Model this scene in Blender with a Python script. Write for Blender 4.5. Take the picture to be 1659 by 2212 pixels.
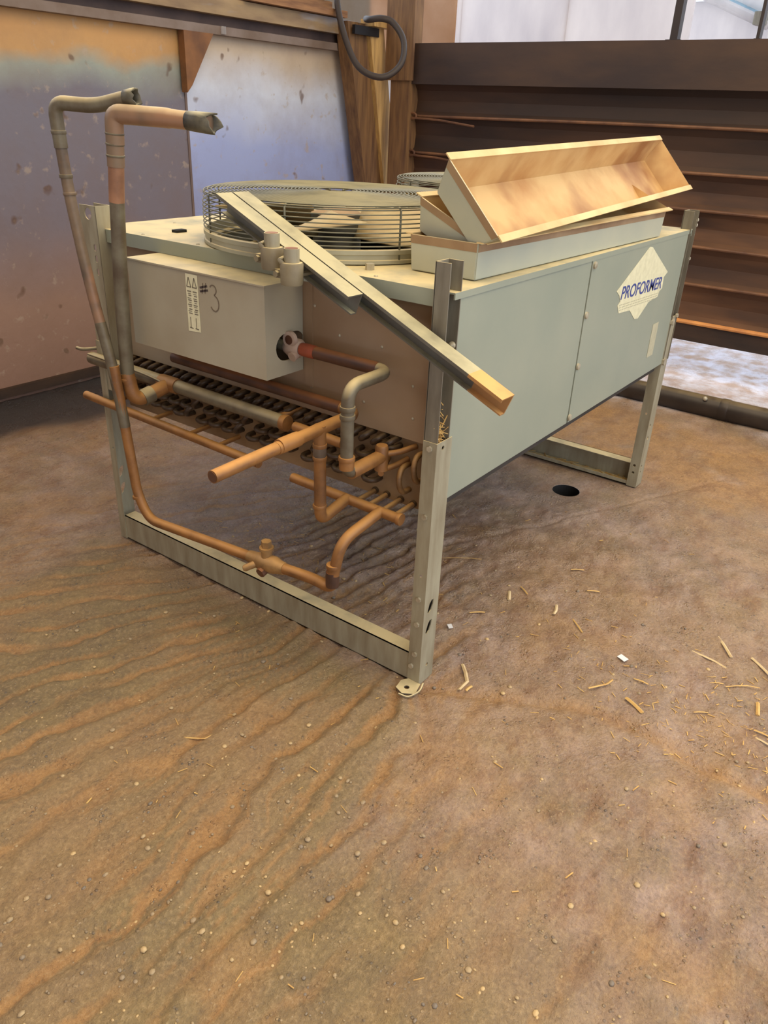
import bpy, bmesh, math, random
import numpy as np
from mathutils import Vector, Matrix
from mathutils.geometry import tessellate_polygon

for o in list(bpy.data.objects):
    bpy.data.objects.remove(o)
S = bpy.context.scene
COL = S.collection

# ------------------------------------------------------------------ camera
cam_d = bpy.data.cameras.new('camera')
cam = bpy.data.objects.new('camera', cam_d)
COL.objects.link(cam)
RIGHT = Vector((0.59388028, -0.80355638, 0.04004192))
DOWN = Vector((-0.3488376, -0.30202274, -0.88718352))
FWD = Vector((0.72499554, 0.51291267, -0.45967603))
m = Matrix.Identity(4)
for i in range(3):
    m[i][0] = RIGHT[i]; m[i][1] = -DOWN[i]; m[i][2] = -FWD[i]
m[0][3], m[1][3], m[2][3] = -1.5335, -0.9314, 1.5
cam.matrix_world = m
cam_d.sensor_fit = 'AUTO'
cam_d.sensor_width = 36.0
cam_d.lens = 36.0 * 1661.0 / 2212.0
cam_d.clip_start = 0.02
cam_d.clip_end = 200
S.camera = cam

# ------------------------------------------------------------------ sky, added warm lamp, exposure
world = bpy.data.worlds.new('sky')
S.world = world
world.use_nodes = True
bg = world.node_tree.nodes['Background']
bg.inputs[0].default_value = (0.80, 0.88, 1.0, 1)
bg.inputs[1].default_value = 2.0
# added warm area lamp, standing in for unseen daylight through the roof
fill_d = bpy.data.lights.new('warm_fill', 'AREA')
fill_d.shape = 'RECTANGLE'
fill_d.size = 5.5
fill_d.size_y = 4.6
fill_d.energy = 225
fill_d.color = (1.0, 0.84, 0.59)
fill_l = bpy.data.objects.new('warm_fill', fill_d)
COL.objects.link(fill_l)
fill_l.location = (0.7, -0.8, 3.9)
fill_l.rotation_euler = (0, 0, 0)
S.view_settings.view_transform = 'Standard'
S.view_settings.look = 'None'
S.view_settings.gamma = 1.0
S.view_settings.use_curve_mapping = False
S.view_settings.exposure = 0.08

rnd = random.Random(7)
nrs = np.random.RandomState(11)

# ------------------------------------------------------------------ materials
def srgb(r, g, b):
    f = lambda c: (c / 255 / 12.92) if c / 255 <= 0.04045 else ((c / 255 + 0.055) / 1.055) ** 2.4
    return (f(r), f(g), f(b), 1)

class NT:
    def __init__(s, name):
        s.m = bpy.data.materials.new(name)
        s.m.use_nodes = True
        s.t = s.m.node_tree
        s.b = s.t.nodes['Principled BSDF']
        s.n = s.t.nodes
    def add(s, typ, **kw):
        n = s.n.new(typ)
        for k, v in kw.items():
            setattr(n, k, v)
        return n
    def link(s, a, b):
        s.t.links.new(a, b)
    def coord(s, scale=(1, 1, 1), kind='Object'):
        tc = s.add('ShaderNodeTexCoord')
        mp = s.add('ShaderNodeMapping')
        mp.inputs['Scale'].default_value = scale
        s.link(tc.outputs[kind], mp.inputs['Vector'])
        return mp.outputs[0]
    def noise(s, vec, scale, detail=4, rough=0.55):
        n = s.add('ShaderNodeTexNoise')
        n.inputs['Scale'].default_value = scale
        n.inputs['Detail'].default_value = detail
        n.inputs['Roughness'].default_value = rough
        s.link(vec, n.inputs['Vector'])
        return n.outputs['Fac']
    def ramp(s, fac, p0, p1, c0=(0, 0, 0, 1), c1=(1, 1, 1, 1)):
        r = s.add('ShaderNodeValToRGB')
        e = r.color_ramp.elements
        e[0].position = p0; e[1].position = p1
        e[0].color = c0; e[1].color = c1
        s.link(fac, r.inputs[0])
        return r.outputs[0]
    def mix(s, fac, a, b):
        x = s.add('ShaderNodeMix', data_type='RGBA')
        for sock, v in ((x.inputs[6], a), (x.inputs[7], b)):
            if hasattr(v, 'is_output'):
                s.link(v, sock)
            else:
                sock.default_value = v
        if hasattr(fac, 'is_output'):
            s.link(fac, x.inputs[0])
        else:
            x.inputs[0].default_value = fac
        return x.outputs[2]
    def math(s, op, a, b):
        x = s.add('ShaderNodeMath', operation=op)
        for i, v in enumerate((a, b)):
            if hasattr(v, 'is_output'):
                s.link(v, x.inputs[i])
            else:
                x.inputs[i].default_value = v
        return x.outputs[0]
    def up(s):
        g = s.add('ShaderNodeNewGeometry')
        sp = s.add('ShaderNodeSeparateXYZ')
        s.link(g.outputs['Normal'], sp.inputs[0])
        return sp.outputs[2]
    def sep(s, vec):
        sp = s.add('ShaderNodeSeparateXYZ')
        s.link(vec, sp.inputs[0])
        return sp.outputs
    def attr(s, name):
        a = s.add('ShaderNodeAttribute')
        a.attribute_name = name
        return a.outputs['Fac']
    def bump(s, h, strength=0.3, dist=0.01):
        b = s.add('ShaderNodeBump')
        b.inputs['Strength'].default_value = strength
        b.inputs['Distance'].default_value = dist
        s.link(h, b.inputs['Height'])
        s.link(b.outputs[0], s.b.inputs['Normal'])
    def done(s, col, rough=0.6, metal=0.0, spec=0.5):
        if hasattr(col, 'is_output'):
            s.link(col, s.b.inputs['Base Color'])
        else:
            s.b.inputs['Base Color'].default_value = col
        if hasattr(rough, 'is_output'):
            s.link(rough, s.b.inputs['Roughness'])
        else:
            s.b.inputs['Roughness'].default_value = rough
        s.b.inputs['Metallic'].default_value = metal
        s.b.inputs['Specular IOR Level'].default_value = spec
        return s.m

def two_tone(name, c0, c1, scale=6, rough=0.6, metal=0.0, dust=None, stretch=(1, 1, 1), p=(0.35, 0.68), bump=0.0, dust_lo=0.45, third=None, spec=0.5):
    n = NT(name)
    v = n.coord(stretch)
    f = n.noise(v, scale, 5)
    col = n.mix(n.ramp(f, p[0], p[1]), c0, c1)
    if third:
        g = n.noise(v, scale * 0.45, 4)
        col = n.mix(n.ramp(g, 0.52, 0.66), col, third)
    if dust:
        u = n.ramp(n.up(), dust_lo, 0.95)
        f2 = n.ramp(n.noise(n.coord(), 9, 4), 0.1, 0.55)
        col = n.mix(n.math('MULTIPLY', u, f2), col, dust)
    if bump:
        n.bump(n.noise(v, scale * 6, 3), bump, 0.004)
    return n.done(col, rough, metal, spec)

DUST = srgb(226, 208, 160)
M = {}
M['panel'] = two_tone('grey_green_painted_steel', srgb(142, 148, 132), srgb(152, 155, 137), 3, 0.5, 0.0, DUST)
M['end'] = two_tone('bounce_tinted_end_steel', srgb(152, 128, 100), srgb(134, 106, 76), 2.2, 0.5, 0.0, DUST, third=srgb(158, 142, 118))  # brown floor bounce and shade put into the end panel's colour
M['box'] = two_tone('control_box_paint', srgb(172, 164, 142), srgb(156, 144, 120), 2.5, 0.5, 0.0, DUST)
M['steel'] = two_tone('weathered_galvanised_steel', srgb(166, 160, 136), srgb(140, 130, 106), 8, 0.5, 0.1, DUST, stretch=(3, 3, 0.6))
M['steel_dark'] = two_tone('dull_grey_steel', srgb(132, 126, 110), srgb(104, 96, 82), 9, 0.5, 0.1, DUST, stretch=(3, 3, 0.6))
M['channel'] = two_tone('dusty_channel_steel', srgb(112, 110, 98), srgb(92, 86, 74), 6, 0.5, 0.1, srgb(190, 182, 146), dust_lo=0.3)
M['channel_lit'] = two_tone('orange_lit_channel_end', srgb(150, 110, 66), srgb(190, 138, 78), 8, 0.6, 0.05, srgb(226, 172, 104), dust_lo=0.3)  # orange light on the channel end, put into the colour
M['tray_out'] = two_tone('tray_outer_steel', srgb(172, 174, 156), srgb(186, 184, 160), 4, 0.5, 0.05, DUST)
M['tray_in'] = two_tone('tray_inner_stained', srgb(206, 172, 116), srgb(178, 130, 74), 5, 0.6, 0.0, None, p=(0.42, 0.72), third=srgb(152, 104, 58))
M['tray_rim'] = two_tone('tray_rim_dust', srgb(218, 194, 140), srgb(196, 158, 104), 5, 0.6, 0.0)
M['tray_edge'] = two_tone('rust_brown_rim_band', srgb(160, 132, 98), srgb(132, 102, 72), 7, 0.65, 0.0)
M['copper'] = two_tone('dirty_copper_pipe', srgb(152, 104, 54), srgb(106, 70, 38), 14, 0.5, 0.1, srgb(206, 150, 84), dust_lo=0.2)
M['pipe_grey'] = two_tone('grimy_grey_pipe', srgb(112, 104, 84), srgb(84, 70, 52), 16, 0.5, 0.1, srgb(206, 186, 138), dust_lo=0.2)
M['pipe_mott'] = two_tone('mottled_copper_pipe', srgb(122, 102, 80), srgb(72, 62, 54), 9, 0.5, 0.1, srgb(214, 190, 150), dust_lo=0.3, third=srgb(150, 112, 84))
M['pipe_burn'] = two_tone('soot_dark_pipe_end', srgb(46, 44, 38), srgb(100, 92, 72), 22, 0.6, 0.0, srgb(198, 190, 158), dust_lo=0.55)
M['pipe_dark'] = two_tone('dark_copper_pipe', srgb(96, 62, 42), srgb(58, 40, 32), 10, 0.5, 0.1, srgb(150, 98, 58), dust_lo=0.4)
M['bend'] = two_tone('dark_copper_bend', srgb(62, 48, 36), srgb(92, 70, 46), 20, 0.45, 0.2, srgb(118, 96, 66), dust_lo=0.5)
M['bend_lit'] = two_tone('lit_dusty_copper_bend', srgb(150, 112, 66), srgb(96, 70, 44), 16, 0.5, 0.1, srgb(206, 160, 98), dust_lo=0.2)  # lighter, lit copy of the bend copper
M['coil_plate'] = two_tone('coil_end_plate', srgb(150, 124, 90), srgb(120, 96, 68), 5, 0.6, 0.0)
M['coil'] = two_tone('coil_fins', srgb(58, 52, 46), srgb(40, 36, 32), 8, 0.7)
M['wire'] = two_tone('guard_wire', srgb(110, 110, 96), srgb(84, 84, 74), 12, 0.5, 0.2, srgb(150, 144, 116), dust_lo=0.3)
M['ring'] = two_tone('guard_collar', srgb(170, 168, 146), srgb(150, 144, 118), 6, 0.5, 0.05, DUST)
M['blade'] = two_tone('dusty_fan_blade', srgb(226, 206, 160), srgb(196, 170, 124), 6, 0.6, 0.0)
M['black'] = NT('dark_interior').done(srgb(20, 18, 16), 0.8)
M['motor'] = two_tone('fan_motor_paint', srgb(86, 84, 74), srgb(64, 60, 52), 8, 0.6, 0.0, srgb(190, 160, 124), dust_lo=0.4)
M['clamp'] = two_tone('pipe_clamp_plastic', srgb(140, 128, 100), srgb(116, 104, 80), 14, 0.55, 0.0, DUST)
M['valve_white'] = two_tone('pale_clamp', srgb(186, 166, 150), srgb(160, 136, 118), 14, 0.5)
M['bolt'] = two_tone('bolt_head', srgb(196, 188, 166), srgb(160, 150, 126), 30, 0.4, 0.3)
M['valve'] = two_tone('dirty_brass_valve', srgb(166, 128, 78), srgb(120, 92, 58), 24, 0.5, 0.2, srgb(214, 166, 104), dust_lo=0.3)
M['sticker'] = two_tone('cream_sticker', srgb(226, 220, 184), srgb(210, 204, 168), 40, 0.6)
M['label_faded'] = two_tone('faded_label', srgb(190, 184, 154), srgb(174, 168, 140), 30, 0.6)
M['blue'] = two_tone('blue_print', srgb(52, 64, 132), srgb(92, 100, 150), 60, 0.6, p=(0.4, 0.75))
M['print'] = NT('grey_print').done(srgb(120, 112, 92), 0.7)
M['marker'] = NT('marker_ink').done(srgb(70, 58, 54), 0.7)
M['marker_faint'] = NT('faint_marker_ink').done(srgb(112, 98, 80), 0.7)
M['straw'] = two_tone('straw', srgb(222, 184, 112), srgb(190, 146, 84), 30, 0.6)
M['straw_pale'] = two_tone('pale_straw', srgb(226, 204, 160), srgb(200, 172, 126), 30, 0.6)
M['paper'] = NT('white_scrap').done(srgb(236, 236, 236), 0.6)
M['gate'] = two_tone('rusty_brown_plank', srgb(54, 36, 25), srgb(36, 25, 21), 2.2, 0.7, 0.0, stretch=(1, 0.5, 2.5), third=srgb(72, 48, 32), bump=0.3)
M['gate_lower'] = two_tone('lighter_lower_plank', srgb(88, 58, 36), srgb(60, 40, 30), 2.4, 0.7, 0.0, stretch=(1, 0.5, 2.5), third=srgb(118, 80, 50), bump=0.3)  # lighter brown for the lower planks
M['gate_top'] = two_tone('brown_top_board', srgb(76, 54, 38), srgb(50, 36, 32), 2.0, 0.65, 0.0, stretch=(1, 0.6, 2), bump=0.3)
M['gate_low'] = two_tone('black_bottom_board', srgb(38, 28, 24), srgb(66, 46, 32), 3.0, 0.8, 0.0, stretch=(1, 0.7, 3), bump=0.3)
M['rail'] = two_tone('lit_brown_ledge', srgb(128, 88, 58), srgb(86, 56, 40), 6, 0.6, 0.0)  # ledges lighter than the planks: lit edges put into the colour
M['rail_lit'] = two_tone('orange_bottom_ledge', srgb(226, 156, 86), srgb(180, 116, 66), 6, 0.6, 0.0)  # bright lowest edge, its light put into the colour
M['wood'] = two_tone('weathered_timber', srgb(214, 174, 106), srgb(150, 116, 74), 7, 0.7, 0.0, stretch=(5, 5, 0.5), p=(0.3, 0.7), bump=0.3)
M['wood_dark'] = two_tone('dark_timber', srgb(140, 104, 64), srgb(92, 64, 44), 7, 0.75, 0.0, stretch=(5, 5, 0.5), p=(0.3, 0.7), bump=0.3)
M['board'] = two_tone('old_board', srgb(172, 126, 82), srgb(110, 74, 50), 6, 0.75, 0.0, stretch=(0.6, 5, 5), p=(0.3, 0.7))
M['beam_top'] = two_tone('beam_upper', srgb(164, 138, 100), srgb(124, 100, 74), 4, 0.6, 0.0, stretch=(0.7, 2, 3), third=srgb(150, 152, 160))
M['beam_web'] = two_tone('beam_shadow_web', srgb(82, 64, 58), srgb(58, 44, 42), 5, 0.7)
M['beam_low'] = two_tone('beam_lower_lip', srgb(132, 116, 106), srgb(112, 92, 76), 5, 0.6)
M['hose'] = NT('rubber_hose').done(srgb(60, 50, 44), 0.55)
M['strap'] = NT('black_strap').done(srgb(16, 16, 20), 0.5)
M['ground_pipe'] = two_tone('dark_ground_pipe', srgb(62, 52, 44), srgb(40, 32, 28), 5, 0.4, 0.2, srgb(128, 112, 84), dust_lo=0.75)
M['sheet_white'] = two_tone('white_wall_sheet', srgb(240, 234, 230), srgb(214, 208, 208), 2.0, 0.6, 0.0, stretch=(1, 1.5, 0.6), p=(0.3, 0.75))
M['sheet_rust'] = two_tone('rust_washed_sheet', srgb(222, 196, 168), srgb(206, 172, 136), 2.5, 0.6)
M['roof_in'] = two_tone('unseen_roof_sheet', srgb(150, 126, 96), srgb(128, 104, 78), 2, 0.7)
M['mullion'] = NT('dark_steel_mullion').done(srgb(44, 34, 32), 0.6)
M['roof'] = two_tone('pale_roof_sheet', srgb(196, 216, 224), srgb(176, 198, 210), 8, 0.5)

for k_ in ('sheet_white', 'sheet_rust', 'roof'):
    nt_ = M[k_].node_tree
    b_ = nt_.nodes['Principled BSDF']
    tr_ = nt_.nodes.new('ShaderNodeBsdfTranslucent'); mx_ = nt_.nodes.new('ShaderNodeMixShader')
    nt_.links.new(b_.inputs['Base Color'].links[0].from_socket, tr_.inputs[0])
    mx_.inputs[0].default_value = 0.75
    nt_.links.new(b_.outputs[0], mx_.inputs[1]); nt_.links.new(tr_.outputs[0], mx_.inputs[2])
    nt_.links.new(mx_.outputs[0], nt_.nodes['Material Output'].inputs[0])

# wall_left: two rendered panels with stains of their own
def wall_mat(name, tones, seed):
    n = NT(name)
    tc = n.add('ShaderNodeTexCoord')
    mp = n.add('ShaderNodeMapping')
    mp.inputs['Location'].default_value = (seed, seed * 0.7, 0)
    n.link(tc.outputs['Object'], mp.inputs['Vector'])
    v = mp.outputs[0]
    z = n.sep(tc.outputs['Object'])[2]
    wob = n.math('MULTIPLY', n.math('SUBTRACT', n.noise(v, 1.6, 4), 0.5), 0.35)
    zz = n.math('ADD', z, wob)
    r = n.add('ShaderNodeValToRGB')
    els = r.color_ramp.elements
    n.link(n.math('DIVIDE', zz, 2.1), r.inputs[0])
    els[0].position = tones[0][0]; els[0].color = tones[0][1]
    els[1].position = tones[-1][0]; els[1].color = tones[-1][1]
    for p, c in tones[1:-1]:
        e = els.new(p); e.color = c
    col = r.outputs[0]
    col = n.mix(n.math('MULTIPLY', n.ramp(n.noise(v, 3.0, 6, 0.65), 0.45, 0.75), 0.3), col, srgb(122, 96, 78))
    col = n.mix(n.math('MULTIPLY', n.ramp(n.noise(v, 16, 3), 0.62, 0.72), 0.55), col, srgb(176, 158, 140))
    col = n.mix(n.math('MULTIPLY', n.ramp(n.noise(v, 8, 2), 0.68, 0.74), 0.7), col, srgb(92, 62, 40))
    n.bump(n.noise(v, 30, 4), 0.3, 0.01)
    return n.done(col, 0.6)

M['wall_a'] = wall_mat('stained_wall_panel_brown', [(0.0, srgb(140, 108, 92)), (0.22, srgb(150, 120, 104)), (0.42, srgb(122, 114, 124)), (0.72, srgb(116, 112, 124)), (0.79, srgb(150, 156, 146)), (0.83, srgb(194, 150, 94)), (1.0, srgb(190, 136, 76))], 1.3)
M['wall_b'] = wall_mat('stained_wall_panel_blue', [(0.0, srgb(150, 148, 176)), (0.3, srgb(148, 158, 204)), (0.6, srgb(160, 172, 216)), (0.75, srgb(204, 210, 224)), (0.85, srgb(190, 172, 150)), (1.0, srgb(166, 132, 100))], 5.1)

# floor
n = NT('muddy_grooved_concrete')
v = n.coord()
aw = n.attr('dirt')
big = n.noise(v, 1.7, 5)
mid = n.noise(v, 7, 5)
fine = n.noise(v, 88, 5, 0.75)
vor = n.add('ShaderNodeTexVoronoi')
vor.inputs['Scale'].default_value = 85
n.link(v, vor.inputs['Vector'])
peb = n.ramp(vor.outputs['Distance'], 0.18, 0.34, (1, 1, 1, 1), (0, 0, 0, 1))
pebm = n.math('MULTIPLY', peb, n.ramp(n.noise(v, 14, 3), 0.52, 0.64))
sheen_a = n.attr('sheen_tint')
b_brown = n.mix(n.ramp(mid, 0.35, 0.68), srgb(150, 126, 80), srgb(128, 106, 70))
b_sheen = n.mix(n.ramp(mid, 0.35, 0.68), srgb(188, 160, 142), srgb(144, 118, 104))  # paler greyish tint: sky sheen put into the floor colour
base = n.mix(n.math('MULTIPLY', sheen_a, n.ramp(n.noise(v, 4.0, 5, 0.7), 0.25, 0.6)), b_brown, b_sheen)
base = n.mix(n.math('MULTIPLY', n.ramp(big, 0.42, 0.68), 0.7), base, srgb(176, 138, 94))
vr = n.add('ShaderNodeSeparateColor')
n.link(vor.outputs['Color'], vr.inputs[0])
pcol = n.ramp(vr.outputs[0], 0.2, 0.8, srgb(112, 106, 100), srgb(214, 184, 136))
base = n.mix(n.math('MULTIPLY', pebm, 0.75), base, pcol)
dcol = n.mix(n.ramp(n.noise(v, 18, 4), 0.35, 0.7), srgb(188, 142, 84), srgb(166, 122, 70))
base = n.mix(n.math('MULTIPLY', aw, n.ramp(n.noise(v, 5, 3), 0.25, 0.5)), base, dcol)
mud = n.math('MULTIPLY', sheen_a, n.ramp(n.noise(n.coord((1.0, 1.8, 1.0)), 5.5, 6, 0.7), 0.50, 0.64))
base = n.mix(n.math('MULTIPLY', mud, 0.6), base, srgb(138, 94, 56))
grain = n.noise(v, 150, 4, 0.8)
base = n.mix(n.math('MULTIPLY', n.ramp(fine, 0.52, 0.74), 0.6), base, srgb(208, 176, 128))
base = n.mix(n.math('MULTIPLY', n.ramp(fine, 0.24, 0.50, (1, 1, 1, 1), (0, 0, 0, 1)), 0.6), base, srgb(88, 70, 52))
base = n.mix(n.math('MULTIPLY', n.ramp(grain, 0.30, 0.48, (1, 1, 1, 1), (0, 0, 0, 1)), 0.35), base, srgb(96, 78, 60))
gut = n.attr('gutter')
base = n.mix(gut, base, srgb(44, 40, 42))
yard_light = n.attr('yard_light')
base = n.mix(yard_light, base, n.mix(n.ramp(mid, 0.4, 0.62), srgb(240, 236, 246), srgb(196, 160, 130)))  # near white beyond the barrier: bright outdoor light put into the colour
wet = n.ramp(n.noise(v, 3.6, 6, 0.7), 0.34, 0.60)
wa = n.attr('wet')
w2 = n.math('MULTIPLY', wet, wa)
rgh = n.math('SUBTRACT', 0.68, n.math('MULTIPLY', w2, 0.46))
hgt = n.math('ADD', n.math('MULTIPLY', fine, 0.6), n.math('ADD', n.math('MULTIPLY', n.noise(v, 120, 3), 0.25), n.math('MULTIPLY', pebm, 0.35)))
n.bump(hgt, 0.95, 0.013)
n.link(n.b.inputs['Normal'].links[0].from_socket, n.b.inputs['Coat Normal'])
n.link(n.math('MULTIPLY', w2, 1.0), n.b.inputs['Coat Weight'])
n.b.inputs['Coat Roughness'].default_value = 0.16
n.b.inputs['Coat IOR'].default_value = 1.6
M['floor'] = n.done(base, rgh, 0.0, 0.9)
M['pebble'] = two_tone('pebbles', srgb(206, 176, 126), srgb(128, 116, 102), 7, 0.55, p=(0.4, 0.6))

# ------------------------------------------------------------------ helpers
def tag(o, label=None, cat=None, group=None, kind=None):
    if label: o['label'] = label
    if cat: o['category'] = cat
    if group: o['group'] = group
    if kind: o['kind'] = kind
    return o

def wmat(o):
    basis = Matrix.LocRotScale(o.location, o.rotation_euler, o.scale)
    return wmat(o.parent) @ o.matrix_parent_inverse @ basis if o.parent else basis

def mesh_obj(name, verts, faces, mat, parent=None, smooth=False, mats=None, midx=None):
    me = bpy.data.meshes.new(name)
    me.from_pydata([tuple(v) for v in verts], [], faces)
    for mm in (mats or [mat]):
        me.materials.append(mm)
    if midx is not None:
        me.polygons.foreach_set('material_index', midx)
    if smooth:
        me.polygons.foreach_set('use_smooth', [True] * len(me.polygons))
    me.update()
    o = bpy.data.objects.new(name, me)
    COL.objects.link(o)
    if parent:
        o.parent = parent
        o.matrix_parent_inverse = wmat(parent).inverted()
    return o

def empty(name, loc=(0, 0, 0)):
    o = bpy.data.objects.new(name, None)
    o.empty_display_size = 0.1
    COL.objects.link(o)
    o.location = loc
    return o

class MB:
    """collects shapes for one mesh"""
    def __init__(s):
        s.v = []; s.f = []; s.mi = []; s.cur = 0
    def _f(s, fs):
        s.f += fs; s.mi += [s.cur] * len(fs)
    def box(s, x0, x1, y0, y1, z0, z1, mat=None):
        b = len(s.v)
        p = [(x0, y0, z0), (x1, y0, z0), (x1, y1, z0), (x0, y1, z0), (x0, y0, z1), (x1, y0, z1), (x1, y1, z1), (x0, y1, z1)]
        if mat is not None:
            p = [tuple(mat @ Vector(q)) for q in p]
        s.v += p
        s._f([(b + 3, b + 2, b + 1, b), (b + 4, b + 5, b + 6, b + 7), (b, b + 1, b + 5, b + 4), (b + 1, b + 2, b + 6, b + 5), (b + 2, b + 3, b + 7, b + 6), (b + 3, b, b + 4, b + 7)])
        return s
    def tube(s, pts, r, seg=14, caps=True, closed=False):
        pts = [Vector(p) for p in pts]
        n = len(pts)
        if not hasattr(r, '__len__'):
            r = [r] * n
        b0 = len(s.v)
        prev = None
        for i, p in enumerate(pts):
            if closed:
                t = (pts[(i + 1) % n] - pts[i - 1]).normalized()
            else:
                t = (pts[min(i + 1, n - 1)] - pts[max(i - 1, 0)]).normalized()
            if prev is None:
                a = Vector((0, 0, 1)) if abs(t.z) < 0.9 else Vector((1, 0, 0))
                u = (a - t * a.dot(t)).normalized()
            else:
                u = (prev - t * prev.dot(t)).normalized()
            prev = u
            w = t.cross(u)
            for k in range(seg):
                a = 2 * math.pi * k / seg
                s.v.append(tuple(p + (u * math.cos(a) + w * math.sin(a)) * r[i]))
        fs = []
        for i in range(n if closed else n - 1):
            j = (i + 1) % n
            for k in range(seg):
                l = (k + 1) % seg
                fs.append((b0 + i * seg + k, b0 + i * seg + l, b0 + j * seg + l, b0 + j * seg + k))
        if caps and not closed:
            fs.append(tuple(b0 + k for k in range(seg))[::-1])
            fs.append(tuple(b0 + (n - 1) * seg + k for k in range(seg)))
        s._f(fs)
        return s
    def plate(s, outer, holes, origin, u, v, w, thick):
        """flat plate with holes: 2d outlines in axes u,v ; extruded along w"""
        loops = [outer] + list(holes)
        tri = tessellate_polygon([[Vector((p[0], p[1], 0)) for p in l] for l in loops])
        flat = [p for l in loops for p in l]
        o, u, v, w = Vector(origin), Vector(u), Vector(v), Vector(w)
        b = len(s.v); n = len(flat)
        for d in (0, thick):
            s.v += [tuple(o + u * p[0] + v * p[1] + w * d) for p in flat]
        fs = []
        for t in tri:
            a, c, e = (flat[i] for i in t)
            cr = (c[0] - a[0]) * (e[1] - a[1]) - (c[1] - a[1]) * (e[0] - a[0])
            tt = t if cr > 0 else (t[0], t[2], t[1])
            fs.append(tuple(b + n + i for i in tt))
            fs.append(tuple(b + i for i in tt[::-1]))
        k = 0
        for l in loops:
            m_ = len(l)
            for i in range(m_):
                j = (i + 1) % m_
                fs.append((b + k + i, b + k + j, b + n + k + j, b + n + k + i))
            k += m_
        s._f(fs)
        return s
    def sphere(s, c, r, seg=10, rings=6, sc=(1, 1, 1)):
        b = len(s.v)
        for i in range(rings + 1):
            th = math.pi * i / rings
            for k in range(seg):
                a = 2 * math.pi * k / seg
                s.v.append((c[0] + r * sc[0] * math.sin(th) * math.cos(a), c[1] + r * sc[1] * math.sin(th) * math.sin(a), c[2] + r * sc[2] * math.cos(th)))
        s._f([(b + i * seg + k, b + (i + 1) * seg + k, b + (i + 1) * seg + (k + 1) % seg, b + i * seg + (k + 1) % seg) for i in range(rings) for k in range(seg)])
        return s
    def build(s, name, mat, parent=None, smooth=False, mats=None):
        return mesh_obj(name, s.v, s.f, mat, parent, smooth, mats, s.mi if mats else None)

def autosmooth(o, ang=40):
    me = o.data
    me.polygons.foreach_set('use_smooth', [True] * len(me.polygons))
    bm = bmesh.new(); bm.from_mesh(me)
    lim = math.radians(ang)
    for e in bm.edges:
        if len(e.link_faces) == 2 and e.calc_face_angle(0) > lim:
            e.smooth = False
    bm.to_mesh(me); bm.free()
    return o

def fillet(pts, rad, n=7):
    pts = [Vector(p) for p in pts]
    out = [pts[0]]
    for i in range(1, len(pts) - 1):
        a, p, c = pts[i - 1], pts[i], pts[i + 1]
        d1 = (a - p); d2 = (c - p)
        l = min(rad, d1.length * 0.48, d2.length * 0.48)
        p1 = p + d1.normalized() * l; p2 = p + d2.normalized() * l
        for k in range(n + 1):
            t = k / n
            out.append(p1 * (1 - t) ** 2 + p * 2 * t * (1 - t) + p2 * t * t)
    out.append(pts[-1])
    return out

def circle(cx, cy, r, n=32):
    return [(cx + r * math.cos(2 * math.pi * k / n), cy + r * math.sin(2 * math.pi * k / n)) for k in range(n)]

def stadium(cx, cy, w, h, n=8):
    """vertical or horizontal slot w x h"""
    out = []
    r = min(w, h) / 2
    if h >= w:
        for k in range(n + 1):
            a = math.pi * k / n
            out.append((cx + r * math.cos(a), cy + h / 2 - r + r * math.sin(a)))
        for k in range(n + 1):
            a = math.pi + math.pi * k / n
            out.append((cx + r * math.cos(a), cy - h / 2 + r + r * math.sin(a)))
    else:
        for k in range(n + 1):
            a = -math.pi / 2 + math.pi * k / n
            out.append((cx + w / 2 - r + r * math.cos(a), cy + r * math.sin(a)))
        for k in range(n + 1):
            a = math.pi / 2 + math.pi * k / n
            out.append((cx - w / 2 + r + r * math.cos(a), cy + r * math.sin(a)))
    return out

def rect(x0, x1, y0, y1):
    return [(x0, y0), (x1, y0), (x1, y1), (x0, y1)]

def pipe(name, pts, r, mat, parent, rad=0.04, seg=14):
    o = MB().tube(fillet(pts, rad), r, seg).build(name, mat, parent)
    return autosmooth(o, 50)

def collar(p, d, r, l, mat, parent, name='pipe_collar'):
    p = Vector(p); d = Vector(d).normalized()
    o = MB().tube([p - d * l / 2, p - d * l * 0.3, p + d * l * 0.3, p + d * l / 2], [r * 0.96, r, r, r * 0.96], 16).build(name, mat, parent)
    return autosmooth(o, 50)

def hexbolt(p, d, r, h, mat, parent, name='bolt'):
    p = Vector(p); d = Vector(d).normalized()
    mb = MB().tube([p, p + d * h], r, 6)
    return mb.build(name, mat, parent)

# numpy value noise
def vnoise(x, y, scale, seed):
    x = x * scale + 1000; y = y * scale + 1000
    rs = np.random.RandomState(seed)
    T = rs.rand(256, 256)
    xi = np.floor(x).astype(int); yi = np.floor(y).astype(int)
    fx = x - xi; fy = y - yi
    fx = fx * fx * (3 - 2 * fx); fy = fy * fy * (3 - 2 * fy)
    g = lambda a, b: T[a % 256, b % 256]
    return (g(xi, yi) * (1 - fx) + g(xi + 1, yi) * fx) * (1 - fy) + (g(xi, yi + 1) * (1 - fx) + g(xi + 1, yi + 1) * fx) * fy

def sstep(a, b, x):
    t = np.clip((x - a) / (b - a), 0, 1)
    return t * t * (3 - 2 * t)

def seg_dist(x, y, pts):
    d = np.full(x.shape, 1e9)
    for (ax, ay), (bx, by) in zip(pts[:-1], pts[1:]):
        dx, dy = bx - ax, by - ay
        t = np.clip(((x - ax) * dx + (y - ay) * dy) / (dx * dx + dy * dy), 0, 1)
        d = np.minimum(d, np.hypot(x - ax - t * dx, y - ay - t * dy))
    return d

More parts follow.
